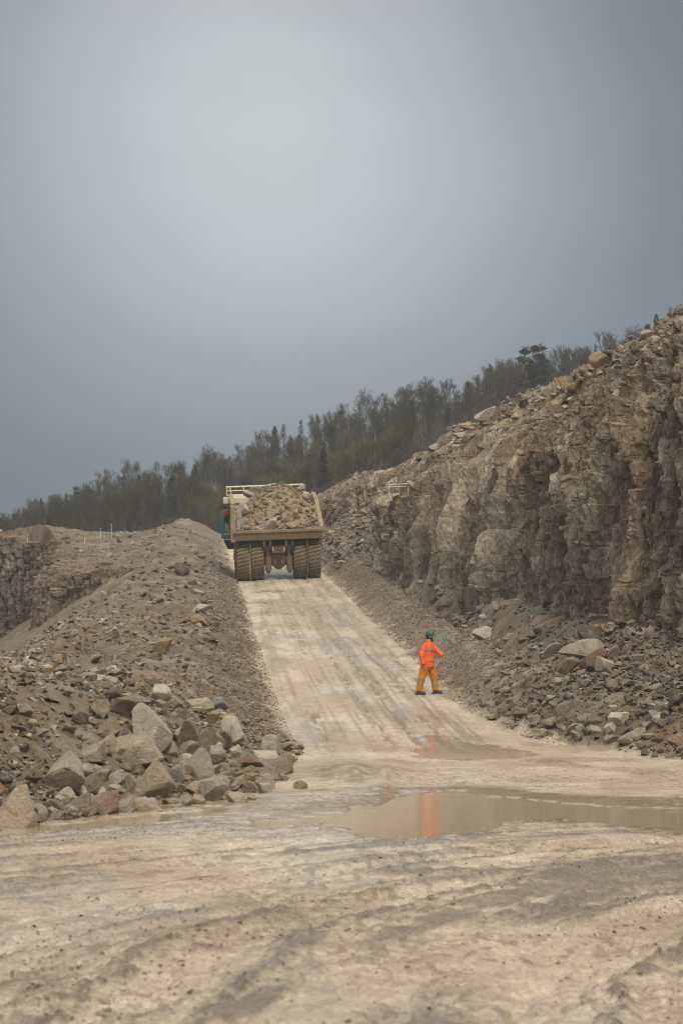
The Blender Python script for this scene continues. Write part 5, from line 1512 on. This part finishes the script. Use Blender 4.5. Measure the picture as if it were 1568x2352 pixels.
for px_, ty_, k_ in ((1292,800,'bare'),(1322,792,'bare'),(1350,802,'bare'),(1425,785,'bare'),(1448,776,'bare'),(1545,722,'bare'),(1100,858,'larch'),(1146,845,'larch')):
    topped(px_, ty_, .45, k_, 'feathery %s tree showing over the high rim' % ('bare' if k_ == 'bare' else 'larch'), 1.1)['group'] = 'feathery trees over the high rim'
rr = random.Random(99)
GROUPS = {'bare': ('leafless grey-brown tree in the wood on the hillside', 'bare trees of the hillside wood'), 'bush': ('olive green budding tree in the lower wood', 'budding trees of the lower wood'),
          'larch': ('brownish larch inside the hillside wood', 'larches of the hillside wood'), 'spruce': ('dark spruce inside the hillside wood', 'spruces of the hillside wood')}
for row, v in enumerate((.0, .10, .22, .36, .5, .64, .78, .9, 1.0)):
    step = 44 if row < 6 else 54
    px = -170 + rr.uniform(0, step)
    while px < 1720:
        q = px + rr.uniform(-12, 12)
        k = 'bare'
        u_ = rr.random()
        if 430 < q < 920 and v < .45 and u_ < .62: k = 'bush'
        elif u_ > .93: k = 'larch'
        elif u_ > .90: k = 'spruce'
        h = rr.uniform(5.6, 7.6) * (0.62 + 0.38 * min(1, max(0, (q + 40) / 320.0))) * (0.78 if 1000 < q < 1110 else 1) * (.8 if q > 1260 else 1)
        if k == 'bush': h *= .72
        if row >= 6: h *= rr.uniform(.6, 1.2)
        if k in ('larch', 'spruce'): h *= .95
        if 640 < q < 960 and v > .45: h *= .86
        if not (q > 1330 and rr.random() < .5) and not (q > 1180 and v < .3) and not (q > 960 and v < .12):
            tree(q, min(1, max(0, v + rr.uniform(-.04, .04))), k, h, GROUPS[k][0], GROUPS[k][1], rr.uniform(.9, 1.25))
        px += step * rr.uniform(.75, 1.25)
# tangled undergrowth
rs = np.random.RandomState(123); tw_ = Twigs()
for k in range(26000):
    px = rs.uniform(-250, 1700); v = rs.rand() ** 1.2
    x, y, z = hill_xyz(px, v); d = rv(rs) * .6 + np.array([0, 0, 1.0]); h = rs.uniform(.5, 2.6)
    tw_.add((x, y, z - .1), np.array([x, y, z]) + d * h, .028, .012)
v_, f_ = tw_.data()
o = np_mesh('brushwood', v_, f_, M_TWIG); tag(o, 'brown tangled brushwood under the trees', kind='stuff')
# ------------------------------------------------------------------ posts and barrier
M_POST = simple_mat('white_post', (.72, .71, .68), .6, damt=.3)
def surf(px, py):
    refresh(); return hit(px, py)
refresh()
def post(px, pyb, pyt, lab, cap=False):
    loc = hit(px, pyb)
    if loc is None: return
    h = (pyb - pyt) / FPX * loc.y
    r = empty('marker_post', (loc.x, loc.y, loc.z)); tag(r, lab, 'marker post')
    m = MB(); m.tube([(0, 0, -.3), (0, 0, h)], [.024, .02], 8); m.build('pole', M_POST, r)
    m = MB(); m.tube([(0, 0, h), (0, 0, h + .06)], [.055, .02], 8); m.build('post_cap', M_POST, r)
post(256, 1236, 1205, 'tallest white marker post on the rim at the left')
post(231, 1240, 1215, 'short white marker post between two others on the left rim')
post(195, 1249, 1238, 'lowest white marker post near the edge of the left rim')
post(64, 1246, 1230, 'small white post on the knoll at the far left')
loc = hit(917, 1122)
if loc is not None:
    k = loc.y / FPX
    r = empty('barrier', (loc.x, loc.y - .3, loc.z), .06); tag(r, 'low white barrier rail on the upper bench beside the big face', 'barrier')
    m = MB(); m.tube([(-24 * k, 0, 7 * k), (30 * k, 0, 11 * k)], .02, 8); m.build('top_rail', M_POST, r)
    m = MB(); m.tube([(-24 * k, 0, 2 * k), (14 * k, 0, 4 * k)], .016, 8); m.build('lower_rail', M_POST, r)
    for q in (-24, -2, 20):
        m = MB(); m.tube([(q * k, 0, -.4), (q * k, 0, 7 * k)], .014, 8); m.build('post', M_POST, r)
for px, yb, yt in ((862, 1060, 985), (810, 1062, 990)):
    x, y, z = hill_xyz(np.array([px * 1.0]), np.array([0.02]))
    tr = Twigs(); q = np.array([0, 0, -.4])
    for i in range(6):
        q2 = q + np.array([random.uniform(-.05, .05), 0, 1.0]); tr.add(q, q2, .05, .045); q = q2
    rr_ = np.random.RandomState(px); tw2 = Twigs(); trr = Twigs()
    grow(trr, tw2, rr_, q, np.array([0, 0, 1.]), 1.2, .035, 1, 3, .4, .8, 3)
    root = empty('birch_tree', (x[0], y[0], z[0])); tag(root, 'thin white-stemmed birch at the wood edge, ' + ('right' if px > 840 else 'left') + ' of two', 'birch tree')
    v_, f_ = tr.data(); np_mesh('trunk', v_, f_, M_PALEB, parent=root)
    v_, f_ = tw2.data(); v2, f2 = trr.data(); np_mesh('crown', np.concatenate([v_, v2]), np.concatenate([f_, f2 + len(v_)]), M_TWIG, parent=root)
# ------------------------------------------------------------------ light, sky, air
SUN_EL, SUN_AZ = 50.0, 162.0      # degrees; azimuth clockwise from +Y
sun = bpy.data.lights.new('sun', 'SUN'); sun.energy = 2.25; sun.angle = math.radians(14); sun.color = (1.0, 0.92, 0.80)
so = bpy.data.objects.new('sun', sun); COL.objects.link(so)
az = math.radians(SUN_AZ); el = math.radians(SUN_EL)
sd = Vector((math.sin(az) * math.cos(el), math.cos(az) * math.cos(el), math.sin(el)))
so.rotation_euler = sd.to_track_quat('Z', 'Y').to_euler()
so.location = (0, 0, 80)
W = bpy.data.worlds.new('World'); scene.world = W; W.use_nodes = True
nt = W.node_tree; nt.nodes.clear(); L = nt.links.new
out = nt.nodes.new('ShaderNodeOutputWorld'); bg = nt.nodes.new('ShaderNodeBackground'); L(bg.outputs[0], out.inputs[0])
bg.inputs[1].default_value = 0.1
sky = nd(nt, 'ShaderNodeTexSky'); sky.sky_type = 'NISHITA'; sky.sun_disc = False
sky.sun_elevation = el; sky.sun_rotation = az; sky.air_density = 1.5; sky.dust_density = 6.0; sky.ozone_density = 1.0
tc = nd(nt, 'ShaderNodeTexCoord')
sep = nd(nt, 'ShaderNodeSeparateXYZ'); L(tc.outputs['Generated'], sep.inputs[0])
# brightness of the cloud deck with height above the horizon
rmp = nd(nt, 'ShaderNodeValToRGB'); L(sep.outputs['Z'], rmp.inputs[0])
cr = rmp.color_ramp
S = 0.07   # ramp holds values up to 8
stops = [(0.0, (1.32, 1.78, 2.28)), (0.10, (1.38, 1.84, 2.34)), (0.20, (1.44, 1.88, 2.36)), (0.37, (1.36, 1.78, 2.24)), (0.52, (8.4, 8.0, 7.4)), (0.75, (12.8, 12.0, 10.8))]
while len(cr.elements) < len(stops): cr.elements.new(0.5)
for e, (p, c) in zip(cr.elements, stops): e.position = p; e.color = (c[0] * S, c[1] * S, c[2] * S, 1)
sc8 = nd(nt, 'ShaderNodeVectorMath', operation='SCALE'); L(rmp.outputs[0], sc8.inputs[0]); sc8.inputs['Scale'].default_value = 1 / S
# thinner cloud where the light comes through
gd = Vector(ray(600, 250)); gd.normalize()
dot = nd(nt, 'ShaderNodeVectorMath', operation='DOT_PRODUCT'); L(tc.outputs['Generated'], dot.inputs[0]); dot.inputs[1].default_value = gd
ac = nd(nt, 'ShaderNodeMath', operation='ARCCOSINE'); L(dot.outputs['Value'], ac.inputs[0])
g1 = nd(nt, 'ShaderNodeMapRange'); L(ac.outputs[0], g1.inputs[0]); g1.interpolation_type = 'SMOOTHSTEP'
g1.inputs[1].default_value = math.radians(14.0); g1.inputs[2].default_value = 0.0; g1.inputs[3].default_value = 0; g1.inputs[4].default_value = 1.0
n1 = nd(nt, 'ShaderNodeTexNoise', Scale=3.2, Detail=4.0, Roughness=0.5, Distortion=0.4)
mpw = nd(nt, 'ShaderNodeMapping'); mpw.inputs['Scale'].default_value = (1, 1, 2.2)
L(tc.outputs['Generated'], mpw.inputs['Vector']); L(mpw.outputs[0], n1.inputs['Vector'])
mn = nd(nt, 'ShaderNodeMapRange'); L(n1.outputs[0], mn.inputs[0]); mn.inputs[1].default_value = .3; mn.inputs[2].default_value = .7; mn.inputs[3].default_value = .90; mn.inputs[4].default_value = 1.10
gl = nd(nt, 'ShaderNodeVectorMath', operation='SCALE'); gl.inputs[0].default_value = (4.3, 4.2, 4.0); L(g1.outputs[0], gl.inputs['Scale'])
ad = nd(nt, 'ShaderNodeVectorMath', operation='ADD'); L(sc8.outputs[0], ad.inputs[0]); L(gl.outputs[0], ad.inputs[1])
mu = nd(nt, 'ShaderNodeVectorMath', operation='SCALE'); L(ad.outputs[0], mu.inputs[0]); L(mn.outputs[0], mu.inputs['Scale'])
mix = nd(nt, 'ShaderNodeMix', data_type='RGBA'); mix.inputs['Factor'].default_value = 0.06
L(mu.outputs[0], mix.inputs['A']); L(sky.outputs[0], mix.inputs['B'])
L(mix.outputs['Result'], bg.inputs[0])
# air
HZ = MB(); HZ.box(-420, 420, -60, 640, -11, 92)
M_HAZE = bpy.data.materials.new('haze_air'); M_HAZE.use_nodes = True
nt = M_HAZE.node_tree; nt.nodes.clear()
o_ = nt.nodes.new('ShaderNodeOutputMaterial'); pv = nt.nodes.new('ShaderNodeVolumePrincipled'); nt.links.new(pv.outputs[0], o_.inputs['Volume'])
pv.inputs['Color'].default_value = (0.80, 0.86, 0.92, 1); pv.inputs['Density'].default_value = 0.0005; pv.inputs['Anisotropy'].default_value = 0.2
hz = HZ.build('haze', M_HAZE); tag(hz, 'thin cold haze hanging in the quarry air', kind='stuff')
scene.cycles.volume_step_rate = 4
scene.cycles.volume_bounces = 1
scene.cycles.max_bounces = 5; scene.cycles.diffuse_bounces = 3; scene.cycles.glossy_bounces = 3
scene.cycles.use_denoising = True
scene.cycles.filter_width = 1.1
scene.view_settings.view_transform = 'Standard'; scene.view_settings.look = 'None'
scene.view_settings.exposure = 0.0; scene.view_settings.gamma = 1.0
